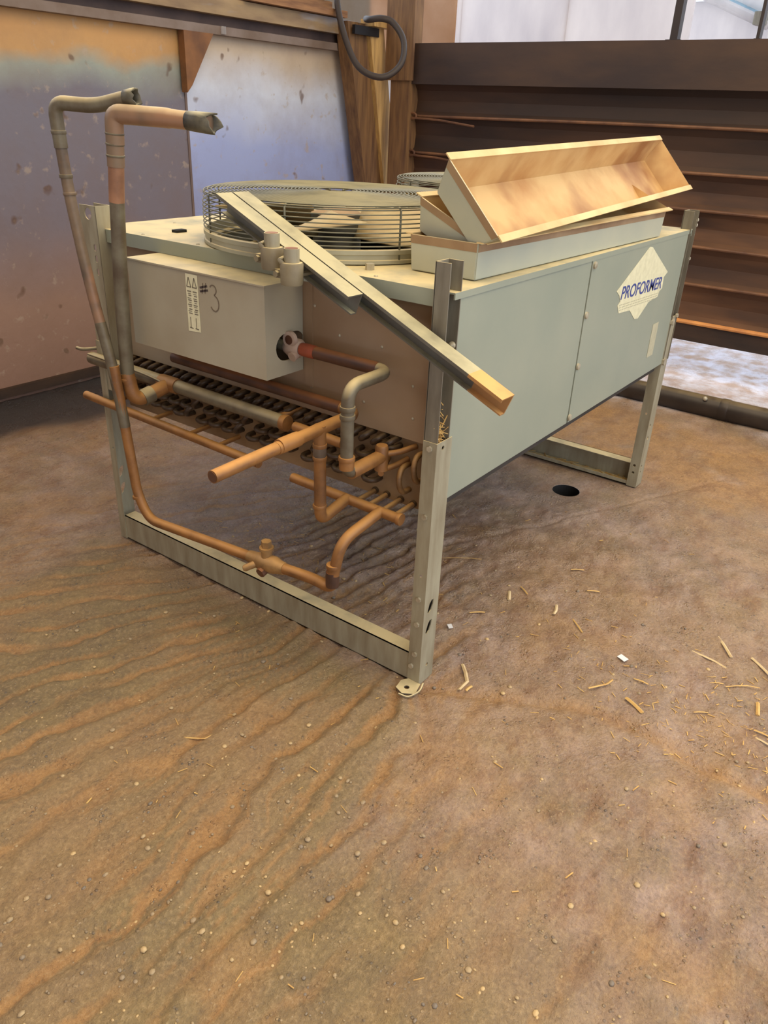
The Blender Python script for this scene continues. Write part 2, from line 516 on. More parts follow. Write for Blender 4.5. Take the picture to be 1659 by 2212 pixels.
# ================================================================== SETTING
# ---- floor (grooved, muddy concrete)
def axis(lo, f0, f1, hi, step):
    a = [f0]; d = step
    while a[-1] > lo:
        d *= 1.12; a.append(a[-1] - d)
    left = a[::-1][:-1]
    mid_ = list(np.arange(f0, f1, step))
    b = [mid_[-1]]; d = step
    while b[-1] < hi:
        d *= 1.10; b.append(b[-1] + d)
    return np.array(left + mid_ + b[1:])

GX = axis(-3.0, -1.40, 2.3, 16.0, 0.0095)
GY = axis(-6.0, -1.25, 1.75, 9.0, 0.0095)
XX, YY = np.meshgrid(GX, GY, indexing='ij')
DR = (1.565, 0.241); DRR = 0.062
s_ = np.clip(YY - 0.25, 0, 0.75) * 0.85
warp = (vnoise(XX, YY, 2.2, 3) - 0.5) * 0.10 + (vnoise(XX, YY, 6, 4) - 0.5) * 0.07 + (vnoise(XX, YY, 15, 6) - 0.5) * 0.03 + (vnoise(XX, YY, 38, 7) - 0.5) * 0.012
ph = (YY + s_ * (XX + 0.6) + warp) / 0.115
gr = ph - np.floor(ph)
prof = np.where(gr < 0.78, gr / 0.78, (1 - gr) / 0.22)
ph2 = (YY + s_ * (XX + 0.6) + warp * 0.7 + (vnoise(XX, YY, 9, 14) - 0.5) * 0.05) / 0.047
gr2 = ph2 - np.floor(ph2)
prof2 = np.where(gr2 < 0.75, gr2 / 0.75, (1 - gr2) / 0.25)
brk = sstep(0.25, 0.6, vnoise(XX * 0.6, YY * 2.2, 5, 15))
amp = 0.017 * (0.35 + 0.9 * vnoise(XX, YY, 3.1, 5))
gmask = 1 - 0.9 * sstep(-0.15, 0.5, XX - 1.1 * YY - 0.1) * sstep(-0.9, 0.1, XX)
gmask *= 1 - 0.62 * sstep(-0.02, -0.35, YY)
gmask = np.maximum(gmask, 0.06) * (1 - 0.8 * sstep(1.3, 1.8, YY)) * (1 - 0.75 * sstep(1.4, 2.0, XX))
Hh = (prof - 0.5) * amp * gmask * (0.35 + 0.65 * brk) + (prof2 - 0.5) * 0.005 * gmask * (0.3 + 0.7 * vnoise(XX, YY, 6, 17))
rough_r = sstep(-0.35, 0.15, XX - 0.6 * YY) * sstep(1.9, 1.3, XX)
Hh += (vnoise(XX, YY, 4, 8) - 0.5) * 0.010 + (vnoise(XX, YY, 13, 9) - 0.5) * (0.006 + 0.006 * rough_r) + (vnoise(XX, YY, 34, 10) - 0.5) * (0.0035 + 0.0045 * rough_r) + (vnoise(XX, YY, 62, 12) - 0.5) * 0.004 * rough_r
seam1 = [(-0.02, 0.02), (0.059, -0.118), (0.162, -0.293), (0.237, -0.447), (0.246, -0.608), (0.221, -0.743), (0.211, -1.2)]
seam2 = [(0.1, 1.0), (0.364, 0.817), (0.784, 0.408), (0.956, 0.294), (1.371, 0.094), (2.2, -0.3)]
d1 = seg_dist(XX, YY, seam1); d2 = seg_dist(XX, YY, seam2)
Hh -= 0.012 * np.exp(-(d1 / 0.018) ** 2) + 0.008 * np.exp(-(d2 / 0.008) ** 2)
flat = np.exp(-(np.hypot(XX - DR[0], YY - DR[1]) / 0.14) ** 2)
Hh *= 1 - 0.9 * flat
for lx, ly in ((0.03, 0.02), (0.03, 1.38), (1.84, 0.02), (1.84, 1.38)):
    Hh *= 1 - 0.8 * np.exp(-(np.hypot(XX - lx, YY - ly) / 0.07) ** 2)
Hh = Hh - 0.006
gutter = sstep(2.45, 2.75, YY + (vnoise(XX, YY, 3, 21) - 0.5) * 0.35) * sstep(2.6, 1.5, XX)
yard_light = sstep(2.9, 3.3, XX + (vnoise(XX, YY, 3, 22) - 0.5) * 0.3)
Hh -= gutter * 0.02
nx, ny = XX.shape
rr = np.hypot(XX - DR[0], YY - DR[1])
ins = rr < DRR + 0.005
PX, PY = XX.copy(), YY.copy()
sel = ins & (rr > 1e-6)
PX[sel] = DR[0] + (XX[sel] - DR[0]) / rr[sel] * DRR
PY[sel] = DR[1] + (YY[sel] - DR[1]) / rr[sel] * DRR
Hh[ins] = -0.006
idx = np.arange(nx * ny).reshape(nx, ny)
q = np.stack([idx[:-1, :-1], idx[1:, :-1], idx[1:, 1:], idx[:-1, 1:]], -1).reshape(-1, 4)
insf = ins.reshape(-1)
q = q[~insf[q].all(1)]
fv = np.stack([PX, PY, Hh], -1).reshape(-1, 3)
me = bpy.data.meshes.new('floor')
me.vertices.add(len(fv)); me.vertices.foreach_set('co', fv.ravel())
me.loops.add(q.size); me.loops.foreach_set('vertex_index', q.ravel().astype(np.int32))
me.polygons.add(len(q)); me.polygons.foreach_set('loop_start', np.arange(0, q.size, 4, dtype=np.int32))
me.polygons.foreach_set('loop_total', np.full(len(q), 4, dtype=np.int32))
me.update(calc_edges=True)
me.polygons.foreach_set('use_smooth', [True] * len(q))
thr_ = 0.10 + 0.34 * vnoise(XX, YY, 5.0, 41)
dirt = np.maximum(sstep(0.05, -0.05, prof - thr_) * (0.25 + 0.75 * brk), 0.7 * sstep(0.05, -0.06, prof2 - thr_ * 0.8) * sstep(0.45, 0.7, vnoise(XX, YY, 4, 43))) * np.clip(gmask * 1.3, 0, 1) + np.exp(-(d1 / 0.03) ** 2) * 0.8
dirt += sstep(0.6, 0.9, vnoise(XX, YY, 5.3, 31)) * 0.45 + sstep(1.75, 2.1, XX) * sstep(3.0, 2.6, XX) * 0.8
dirt = np.clip(dirt, 0, 1) * (1 - gutter)
wetm = np.clip(sstep(-0.25, 0.15, XX) * 1.0, 0.12, 1) * (1 - 0.5 * sstep(1.8, 2.1, XX) * sstep(3.0, 2.7, XX))
wetm = np.maximum(wetm, gutter)
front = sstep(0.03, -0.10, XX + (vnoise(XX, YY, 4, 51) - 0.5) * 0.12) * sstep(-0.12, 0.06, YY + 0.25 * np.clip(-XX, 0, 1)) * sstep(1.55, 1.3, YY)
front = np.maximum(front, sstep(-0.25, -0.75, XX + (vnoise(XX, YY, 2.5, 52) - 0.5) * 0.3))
sheen_tint = np.clip(1 - front, 0, 1)  # painted sheen area, left out where the unit blocks the back light
for nm, arr in (('sheen_tint', sheen_tint), ('dirt', dirt), ('gutter', gutter), ('yard_light', yard_light), ('wet', wetm)):
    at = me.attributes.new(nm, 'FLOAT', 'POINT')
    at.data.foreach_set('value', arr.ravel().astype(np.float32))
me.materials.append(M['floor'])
floor = bpy.data.objects.new('floor', me)
COL.objects.link(floor)
tag(floor, 'muddy brown grooved concrete floor with scattered straw', kind='structure')
# drain liner under the round hole
mb = MB()
ring = []
for r_, z_ in ((DRR, -0.006), (DRR, -0.03), (DRR * 0.97, -0.16)):
    ring.append([(DR[0] + r_ * math.cos(a), DR[1] + r_ * math.sin(a), z_) for a in np.linspace(0, 2 * math.pi, 33)[:-1]])
mb.v = [p for r_ in ring for p in r_]
mb._f([(i * 32 + k, i * 32 + (k + 1) % 32, (i + 1) * 32 + (k + 1) % 32, (i + 1) * 32 + k) for i in range(2) for k in range(32)])
mb._f([tuple(64 + k for k in range(32))])
tag(mb.build('drain_hole', M['black'], floor), 'round dark drain hole in the concrete')

def floor_z(x, y):
    i = min(max(np.searchsorted(GX, x), 0), nx - 1); j = min(max(np.searchsorted(GY, y), 0), ny - 1)
    return float(Hh[i, j])

# pebbles pressed into the concrete
mb = MB()
for k in range(1300):
    x = rnd.uniform(-1.35, 0.9); y = rnd.uniform(-1.2, 1.1)
    if rnd.random() < 0.35: x = rnd.uniform(-1.35, -0.4); y = rnd.uniform(-1.0, 0.3)
    r_ = rnd.choice([0.002, 0.002, 0.003, 0.003, 0.004, 0.006])
    mb.sphere((x, y, floor_z(x, y) + r_ * 0.15), r_, 6, 4, (rnd.uniform(0.8, 1.5), rnd.uniform(0.8, 1.4), rnd.uniform(0.4, 0.7)))
pb = mb.build('pebbles', M['pebble'], floor, smooth=True)
tag(pb, 'small pebbles embedded in the concrete', kind='stuff')

# ---- unseen roof and wall behind the camera, added to block sky light
o = MB().box(-5.0, 4.3, -3.4, 3.4, 3.95, 4.0).build('sky_block_roof', M['roof_in']); tag(o, 'unseen sheet roof added to keep out overhead sky light', kind='structure')
o = MB().box(-5.05, -5.0, -3.4, 3.4, -0.1, 3.95).build('sky_block_wall', M['wall_a']); tag(o, 'unseen stained wall added behind the camera to keep out sky light', kind='structure')

# ---- left wall of two panels with steel beam above
wl = empty('wall_left', (1.0, 3.2, 0)); tag(wl, 'stained concrete panel wall behind the unit', kind='structure')
MB().box(-6, 2.015, 3.2, 3.32, -0.05, 1.93).build('panel', M['wall_a'], wl)
MB().box(2.025, 4.6, 3.2, 3.32, -0.05, 1.93).build('panel', M['wall_b'], wl)
MB().box(2.012, 2.028, 3.194, 3.2, 0.2, 1.9).build('joint_strip', two_tone('dull_joint', srgb(126, 106, 96), srgb(104, 88, 84), 5, 0.7, stretch=(1, 1, 0.4)), wl)
MB().box(-6, 4.6, 3.17, 3.2, 0.0, 0.05).build('wall_foot_shade', M['gate_low'], wl)  # dark strip standing in for the shade at the wall base
# steel beam (channel) along the wall top
bt = empty('trim_1', (1.0, 3.1, 1.9)); tag(bt, 'long steel beam along the top of the left wall', kind='structure')
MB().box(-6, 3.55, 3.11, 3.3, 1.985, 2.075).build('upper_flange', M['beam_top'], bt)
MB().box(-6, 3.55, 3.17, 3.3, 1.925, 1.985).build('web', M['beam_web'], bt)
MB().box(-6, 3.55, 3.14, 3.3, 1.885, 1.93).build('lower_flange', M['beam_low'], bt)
mb = MB()
mb.plate([(0, 0), (0.23, 0), (0.04, -0.28), (0, -0.32)], [], (1.985, 3.135, 1.885), (1, 0, 0), (0, 0, 1), (0, 1, 0), 0.05)
mb.build('gusset', two_tone('rusty_gusset', srgb(140, 94, 54), srgb(100, 66, 42), 6, 0.7), bt)
MB().box(2.28, 2.31, 3.125, 3.14, 1.89, 1.93).build('clip', M['sheet_white'], bt)

# ---- plank barrier (right / back)
wr = empty('wall_right', (3.8, 1.0, 0)); tag(wr, 'dark brown barrier of stacked horizontal planks with lit-coloured ledges', kind='structure')
GXX = 3.8
YL = 2.74; YR = -3.6
zs = [(1.70, 1.494), (1.494, 1.244), (1.244, 1.04), (1.04, 0.82), (0.82, 0.59), (0.59, 0.357)]
MB().box(GXX - 0.05, GXX + 0.06, YR, 2.80, 1.70, 1.955).build('top_board', M['gate_top'], wr)
for k, (z1, z0) in enumerate(zs):
    mb = MB()
    # gently hollow plank: polyline profile in x,z swept along y
    prof_ = [(0.0, z1), (0.03, z1 - (z1 - z0) * 0.18), (0.045, (z1 + z0) / 2), (0.03, z0 + (z1 - z0) * 0.16), (-0.005, z0 + 0.004), (0.06, z0 + 0.004), (0.09, (z1 + z0) / 2), (0.06, z1)]
    mb.plate([(p[0], p[1]) for p in prof_], [], (GXX, YR, 0), (1, 0, 0), (0, 0, 1), (0, 1, 0), YL - YR)
    mb.build('plank', M['gate'] if k < 2 else M['gate_lower'], wr)
    pts = [(GXX - 0.012 + 0.006 * math.sin(y * 3 + k), y, z0 + 0.004 + 0.004 * math.sin(y * 1.7 + 2 * k)) for y in np.linspace(YL, YR, 40)]
    autosmooth(MB().tube(pts, 0.010 if k < 5 else 0.014, 8).build('ledge', M['rail'] if k < 5 else M['rail_lit'], wr))
MB().box(GXX - 0.01, GXX + 0.08, YR, YL, 0.235, 0.357).build('bottom_board', M['gate_low'], wr)
for z in (1.494, 1.244):   # wire loops at the post end
    pts = [(GXX - 0.03, YL - 0.005 - 0.05 * math.sin(t) * 0.8 - 0.0, z + 0.028 * math.sin(2 * t) + 0.01) for t in np.linspace(0, math.pi, 9)]
    pts = [(GXX - 0.03, YL - 0.02 + 0.03 * math.cos(t), z + 0.02 * math.sin(t)) for t in np.linspace(0.6, 5.6, 12)] + [(GXX - 0.03, YL - 0.25, z - 0.02), (GXX - 0.03, YL - 0.55, z - 0.05)]
    autosmooth(MB().tube(pts, 0.008, 7).build('wire_loop', M['rail'], wr))
# mullions standing on the barrier
for y0, w_, nm in ((0.89, 0.045, 'trim_2'), (0.412, 0.018, 'trim_3')):
    mb = MB(); mb.box(GXX + 0.01, GXX + 0.07, y0 - w_ / 2, y0 + w_ / 2, 1.955, 3.2)
    mb.box(GXX, GXX + 0.08, y0 - w_, y0 + w_, 1.955, 1.962)
    o = mb.build(nm, M['mullion']); tag(o, 'dark steel upright standing on the plank barrier' if w_ > 0.03 else 'thin dark rod upright at the far right above the barrier', kind='structure')
# dark corner post
mb = MB()
mb.box(3.72, 3.86, 2.735, 2.90, 0, 3.0)
mb.box(3.70, 3.72, 2.70, 2.72 + 0.22, 1.72, 3.0)
o = mb.build('trim_4', M['wood_dark']); tag(o, 'dark timber corner post beside the plank barrier', kind='structure')
# white sheet wall beyond
wb = empty('wall_back', (5.6, 2, 0)); tag(wb, 'white sheet wall in the daylight beyond the barrier', kind='structure')
for i in range(4):
    y1 = 5.6 - i * 1.05
    mt = M['sheet_rust'] if i == 0 else M['sheet_white']
    MB().box(5.6 + 0.004 * (i % 2), 5.64 + 0.004 * (i % 2), y1 - 1.06, y1, 0.0, 2.6).build('sheet', mt, wb)
MB().box(5.58, 5.6, 3.55, 5.6, 0, 2.6).build('stained_sheet', M['sheet_rust'], wb)
wf = empty('far_shed', (9.0, 0, 0)); tag(wf, 'pale blue shed wall and roof seen at the top right', 'shed')
for i in range(5):
    y1 = 3.0 - i * 1.5
    MB().box(9.0, 9.05, y1 - 1.48, y1, 0, 2.5 + 0.28 * (i == 0)).build('wall_sheet', M['sheet_white'], wf)
ea, eb = Vector((8.9, 2.233, 2.776)), Vector((8.9, 1.713, 2.567))      # sloping eave of the roof beyond
ed = (eb - ea).normalized()
mb = MB(); mb.tube([ea - ed * 1.0, eb + ed * 0.12], 0.05, 6); mb.build('eave_board', M['sheet_white'], wf)
for i in range(12):
    p_ = ea + ed * (-0.8 + i * 0.16)
    mb = MB()
    q_ = [p_, p_ + ed * 0.145, p_ + ed * 0.145 + Vector((1.8, -0.9, 0.55)), p_ + Vector((1.8, -0.9, 0.55))]
    mb.v = [tuple(v_) for v_ in q_] + [tuple(v_ + Vector((0, 0, 0.03))) for v_ in q_]
    mb._f([(3, 2, 1, 0), (4, 5, 6, 7), (0, 1, 5, 4), (1, 2, 6, 5), (2, 3, 7, 6), (3, 0, 4, 7)])
    mb.build('roof_sheet', M['roof'], wf)
mb = MB(); mb.box(8.75, 8.9, 1.62, 1.74, 2.52, 2.64); mb.build('gutter_end', M['steel_dark'], wf)

# ================================================================== CONDENSER UNIT
U = empty('condenser_unit', (0.0, 0.0, 0.0))
tag(U, 'grey steel two-fan condenser unit on legs with copper pipework at its end', 'condenser')
E0 = 0.06            # plane of the end panel
YS, YE = 0.0, 1.40   # side planes
XE = 1.80

# ---- legs
def leg_front(y, sgn, name='leg'):
    mb = MB()
    # side face (plane y)
    holes = [[(0.018, 0.252), (0.026, 0.244), (0.036, 0.252), (0.044, 0.268), (0.046, 0.285), (0.036, 0.286), (0.026, 0.277)],
             [(0.016, 0.182), (0.024, 0.174), (0.034, 0.182), (0.042, 0.198), (0.045, 0.216), (0.034, 0.217), (0.025, 0.208)],
             circle(0.037, 0.057, 0.006, 10), circle(0.030, 0.752, 0.006, 10)]
    mb.plate(rect(0.0031, 0.072, 0, 0.77), holes, (0, y, 0), (1, 0, 0), (0, 0, 1), (0, sgn, 0), 0.003)
    w = 0.042 if sgn > 0 else 0.034
    mb.plate(rect(0, w, 0, 0.77), [circle(0.02, 0.374, 0.005, 8)], (0, y, 0), (0, sgn, 0), (0, 0, 1), (1, 0, 0), 0.003)
    return mb
l1 = leg_front(YS, 1).build('leg', M['steel'], U)
l2 = leg_front(YE, -1).build('leg', M['steel'], U)
for z in (0.297, 0.212, 0.107, 0.753, 0.558):
    hexbolt((0.0, 0.02, z), (-1, 0, 0), 0.008, 0.006, M['bolt'], l1)
hexbolt((0.0, 0.03, 0.06), (-1, 0, 0), 0.008, 0.006, M['bolt'], l1)
MB().box(0.004, 0.069, 0.016, 0.018, 0.13, 0.32).build('slot_shade', M['black'], l1)  # black sheet added behind the slots, standing in for shade
for yy, sg in ((YS, 1), (YE, -1)):
    mb = MB()
    mb.plate(rect(0.0031, 0.075, 0, 0.79), [circle(0.03, 0.30, 0.008, 10), circle(0.03, 0.24, 0.008, 10), circle(0.028, 0.10, 0.007, 10), circle(0.028, 0.07, 0.007, 10)], (1.80, yy, 0), (1, 0, 0), (0, 0, 1), (0, sg, 0), 0.003)
    mb.plate(rect(0, 0.045, 0, 0.79), [circle(0.025, 0.105, 0.007, 8), circle(0.025, 0.07, 0.006, 8), circle(0.02, 0.36, 0.005, 8)], (1.80, yy, 0), (0, sg, 0), (0, 0, 1), (1, 0, 0), 0.003)
    l3 = mb.build('leg', M['steel'], U)
    if sg > 0:
        hexbolt((1.815, -0.0, 0.60), (0, -1, 0), 0.017, 0.010, M['bolt'], l3)
        hexbolt((1.815, -0.0, 0.77), (0, -1, 0), 0.014, 0.010, M['bolt'], l3)
        hexbolt((1.86, -0.0, 0.79), (0, -1, 0), 0.009, 0.010, M['bolt'], l3)
# ---- corner posts (upper channels)
def post(x0, x1, y, sgn, open_out, holes=(), z0=0.60, z1=1.207, wfl=0.042):
    mb = MB(); t = 0.003
    xa, xb = (x0, x1)
    # flanges facing -X / +X
    mb.plate(rect(0.002, wfl, z0, z1), list(holes), (xa, y, 0), (0, sgn, 0), (0, 0, 1), (1, 0, 0), t)
    mb.plate(rect(0.002, wfl, z0, z1), [], (xb - t, y, 0), (0, sgn, 0), (0, 0, 1), (1, 0, 0), t)
    # web on the unit side
    mb.box(xa, xb, y + sgn * wfl - 0.0015, y + sgn * wfl + 0.0015, z0, z1)
    return mb
p1 = post(0.0035, 0.06, YS, 1, True).build('corner_post', M['steel_dark'], U)
autosmooth(MB().tube([(0.055, 0.012, 1.01), (0.049, 0.012, 1.01), (0.0445, 0.012, 1.01)], [0.009, 0.0085, 0.003], 14).build('bolt', M['bolt'], p1))
p2 = post(0.0035, 0.06, YE, -1, True, [circle(0.045, 1.182, 0.018, 20), stadium(0.06, 1.08, 0.012, 0.022), stadium(0.06, 1.045, 0.012, 0.022), stadium(0.06, 1.004, 0.012, 0.022)], wfl=0.085).build('corner_post', M['steel'], U)
p3 = post(1.805, 1.872, YS - 0.006, 1, True).build('corner_post', M['steel_dark'], U)
for z in (1.17, 1.02, 1.15):
    hexbolt((1.872, 0.006, z), (1, -0.6, 0), 0.008, 0.012, M['bolt'], p3)
post(1.805, 1.872, YE, -1, True).build('corner_post', M['steel_dark'], U)
# ---- base rails
r1 = MB().box(0.003, 0.006, 0.042, 1.366, 0.002, 0.1).box(0.003, 0.05, 0.042, 1.366, 0.097, 0.1).box(0.003, 0.05, 0.042, 1.366, 0.002, 0.005).build('base_rail', M['steel'], U)
r2 = MB().box(1.866, 1.87, 0.003, 1.397, 0.002, 0.108).box(1.815, 1.87, 0.003, 1.397, 0.105, 0.108).box(1.803, 1.87, 0.003, 1.397, 0.002, 0.006).box(1.803, 1.806, 0.003, 1.397, 0.002, 0.022).build('base_rail', M['steel'], U)
# foot plate of the near leg
mb = MB()
mb.plate([(-0.066, 0.015), (-0.046, -0.018), (0.0, -0.006), (0.012, 0.03), (-0.02, 0.05), (-0.055, 0.044)], [circle(-0.036, 0.018, 0.008, 14)], (0, 0, 0.004), (1, 0, 0), (0, 1, 0), (0, 0, 1), 0.004)
fp = mb.build('foot_plate', M['steel_dark'], U)
autosmooth(MB().tube(fillet([(0.005, -0.012, 0.010), (-0.03, -0.024, 0.010), (-0.068, -0.008, 0.004), (-0.076, 0.02, 0.010)], 0.015), 0.003, 8).build('foot_wire', M['clamp'], fp))

# ---- body panels
mb = MB(); mb.box(E0, E0 + 0.004, 0.045, 1.355, 0.735, 1.118)
mb.box(E0 - 0.0, E0 + 0.02, 0.045, 1.355, 0.731, 0.735)
ep = mb.build('end_panel', M['end'], U)
for y, z in ((0.368, 0.966), (0.226, 0.962), (0.117, 0.792), (0.123, 0.879), (0.456, 1.031), (0.47, 0.80), (0.12, 1.0), (0.28, 0.80)):
    MB().sphere((E0 - 0.0005, y, z), 0.0045, 8, 4, (0.5, 1, 1)).build('screw', M['bolt'], ep, True)
MB().box(E0 - 0.003, E0, 0.462, 0.49, 0.80, 1.11).build('panel_flange', M['end'], ep)
sp1 = MB().box(0.0605, 0.838, YS + 0.0035, YS + 0.008, 0.59, 1.122).box(0.0605, 0.838, YS + 0.008, YS + 0.03, 0.59, 0.593).build('side_panel', M['panel'], U)
sp2 = MB().box(0.842, XE, YS + 0.001, YS + 0.006, 0.592, 1.122).box(0.842, XE, YS + 0.006, YS + 0.03, 0.592, 0.595).build('side_panel', M['panel'], U)
for x, z in ((0.858, 1.108), (0.852, 0.954), (0.85, 0.786), (0.846, 0.61)):
    autosmooth(MB().tube([(x, 0.001, z), (x, -0.005, z), (x, -0.007, z)], [0.012, 0.011, 0.005], 10).build('screw', M['bolt'], sp2))
MB().box(E0 + 0.004, XE, YE - 0.008, YE - 0.004, 0.59, 1.122).build('side_panel', M['panel'], U)
MB().box(XE - 0.004, XE, 0.01, YE - 0.01, 0.59, 1.122).build('end_panel', M['panel'], U)
# coil slab that closes the underside
MB().box(0.10, XE - 0.02, 0.02, YE - 0.02, 0.56, 0.70).build('coil_slab', M['coil'], U)
cp_ = MB().box(0.075, 0.079, 0.048, 1.352, 0.528, 0.738).box(0.079, 0.10, 0.048, 1.352, 0.528, 0.532).build('coil_plate', M['coil_plate'], U)
# ---- lid with two fan openings
F1 = (0.406, 0.667); F2 = (1.40, 0.667); FR = 0.40
mb = MB()
mb.plate(rect(0.03, 1.84, -0.0, YE), [circle(F1[0], F1[1], 0.375, 56), circle(F2[0], F2[1], 0.375, 56), rect(-0.01 + 0.035, 0.036, -0.0 + 0.001, 0.002)][:2], (0, 0, 1.134), (1, 0, 0), (0, 1, 0), (0, 0, 1), 0.004)
mb.box(0.03, 0.034, 0.046, 1.31, 1.098, 1.134)
mb.box(0.03, 1.84, -0.0, 0.004, 1.122, 1.134)
mb.box(0.03, 1.84, YE - 0.004, YE, 1.112, 1.134)
mb.box(1.836, 1.84, 0, YE, 1.112, 1.134)
# corner notches are avoided by raising the lid edge just behind the posts
lid = mb.build('lid', M['panel'], U)
autosmooth(hexbolt((0.115, 0.315, 1.138), (0, 0, 1), 0.012, 0.016, M['bolt'], lid))
MB().box(0.15, 0.19, 1.11, 1.135, 1.138, 1.146).build('clip', M['black'], lid)
for x, y in ((0.05, 0.9), (0.05, 0.55), (0.05, 1.15), (0.055, 0.25), (0.3, 1.3), (0.9, 1.34)):
    MB().sphere((x, y, 1.138), 0.006, 8, 4, (1, 1, 0.5)).build('screw', M['bolt'], lid, True)

# ---- fans
def make_fan(cx, cy):
    mb = MB()
    # collar (venturi) as a thin open cylinder with rolled lip
    n_ = 72
    prf = [(0.372, 1.105), (0.372, 1.138), (0.402, 1.141), (0.402, 1.150), (0.398, 1.152), (0.398, 1.163), (0.402, 1.165), (0.402, 1.176), (0.392, 1.178), (0.388, 1.15), (0.376, 1.145), (0.376, 1.105)]
    for r_, z_ in prf:
        mb.v += [(cx + r_ * math.cos(2 * math.pi * k / n_), cy + r_ * math.sin(2 * math.pi * k / n_), z_) for k in range(n_)]
    L_ = len(prf)
    mb._f([(i * n_ + k, i * n_ + (k + 1) % n_, ((i + 1) % L_) * n_ + (k + 1) % n_, ((i + 1) % L_) * n_ + k) for i in range(L_) for k in range(n_)])
    col_ = autosmooth(mb.build('fan_collar', M['ring'], U), 30)
    # side wires, each ring its own piece
    for i in range(9):
        z_ = 1.186 + i * 0.0112
        rr_ = FR - (0.004 if i > 6 else 0)
        MB().tube([(cx + rr_ * math.cos(a), cy + rr_ * math.sin(a), z_) for a in np.linspace(0, 2 * math.pi, 65)[:-1]], 0.0019, 5, closed=True).build('guard_ring', M['wire'], col_, True)
    # top of the guard: dense concentric wires
    mb = MB()
    for i in range(31):
        rr_ = FR - 0.004 - i * 0.0112
        z_ = 1.284 + 0.006 * (1 - (rr_ / FR) ** 2) - (0.003 if i == 0 else 0)
        mb.tube([(cx + rr_ * math.cos(a), cy + rr_ * math.sin(a), z_) for a in np.linspace(0, 2 * math.pi, 57)[:-1]], 0.0019, 4, closed=True)
    o = mb.build('guard_top_wires', M['wire'], col_, True); tag(o, 'dense concentric wires on top of the fan guard', kind='stuff')
    for i in range(8):
        a = 2 * math.pi * i / 8 + 0.34
        c_, s2 = math.cos(a), math.sin(a)
        pts = [(cx + 0.398 * c_, cy + 0.398 * s2, 1.15), (cx + 0.398 * c_, cy + 0.398 * s2, 1.275), (cx + 0.39 * c_, cy + 0.39 * s2, 1.281), (cx + 0.2 * c_, cy + 0.2 * s2, 1.285), (cx + 0.05 * c_, cy + 0.05 * s2, 1.286)]
        MB().tube(pts, 0.0028, 6).build('guard_stay', M['wire'], col_, True)
    # motor, mounting bars, blades
    mt = autosmooth(MB().tube([(cx, cy, 1.02), (cx, cy, 1.15), (cx, cy, 1.175), (cx, cy, 1.18), (cx, cy, 1.225), (cx, cy, 1.235)], [0.075, 0.075, 0.06, 0.085, 0.08, 0.05], 24).build('fan_motor', M['motor'], U))
    for i in range(4):
        a = 2 * math.pi * i / 4 + 0.5
        c_, s2 = math.cos(a), math.sin(a)
        MB().tube([(cx + 0.05 * c_, cy + 0.05 * s2, 1.10), (cx + 0.372 * c_, cy + 0.372 * s2, 1.13)], 0.006, 6).build('mount_bar', M['wire'], mt)
    for i in range(4):
        a0 = 2 * math.pi * i / 4 + 0.12
        mb = MB(); nr, na = 8, 7
        for jr in range(nr):
            t = jr / (nr - 1)
            r_ = 0.08 + t * 0.285
            half = 0.30 + 0.20 * math.sin(min(1, t * 1.15) * math.pi * 0.6)
            sweep = 0.30 * t
            for ja in range(na):
                s3 = ja / (na - 1) * 2 - 1
                a = a0 + sweep + s3 * half
                zz = 1.205 + s3 * (0.042 - 0.004 * t) + 0.012 * (1 - s3 * s3)
                mb.v.append((cx + r_ * math.cos(a), cy + r_ * math.sin(a), zz))
        for jr in range(nr - 1):
            for ja in range(na - 1):
                b = jr * na + ja
                mb._f([(b, b + na, b + na + 1, b + 1)])
        o = mb.build('fan_blade', M['blade'], mt, True)
        md = o.modifiers.new('thick', 'SOLIDIFY'); md.thickness = 0.004
    return col_
make_fan(*F1)
make_fan(*F2)
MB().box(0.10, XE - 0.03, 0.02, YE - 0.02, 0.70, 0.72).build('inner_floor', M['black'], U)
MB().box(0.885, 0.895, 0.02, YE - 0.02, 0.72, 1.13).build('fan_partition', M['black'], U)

# ---- control box on the end
BX, BY0, BY1, BZ0, BZ1 = -0.088, 0.499, 1.056, 0.845, 1.093
mb = MB(); t = 0.003
mb.box(BX, BX + t, BY0, BY1, BZ0, BZ1)
mb.box(BX + t, E0 - 0.0005, BY1 - t, BY1, BZ0, BZ1)
mb.plate(rect(0.0031, E0 - BX - 0.001, 0, BZ1 - BZ0), [stadium(0.096, 0.078, 0.115, 0.075, 10)], (BX, BY0, BZ0), (1, 0, 0), (0, 0, 1), (0, 1, 0), t)
mb.box(BX + t, E0 - 0.0005, BY0 + t, BY1 - t, BZ0, BZ0 + t)
cb = mb.build('control_box', M['box'], U)
mb = MB(); mb.plate([(-0.004, -0.004), (E0 - BX - 0.002, -0.002), (E0 - BX - 0.002, BY1 - BY0 + 0.002), (-0.004, BY1 - BY0 + 0.002)], [], (BX, BY0, BZ1), (1, 0, 0), (0, 1, 0), (0, 0, 1), 0.004)
mb.build('box_lid', M['box'], cb)
MB().box(BX + 0.004, BX + 0.05, BY0 + 0.05, BY1 - 0.01, BZ0 + 0.004, BZ1 - 0.004).build('box_interior', M['black'], cb)
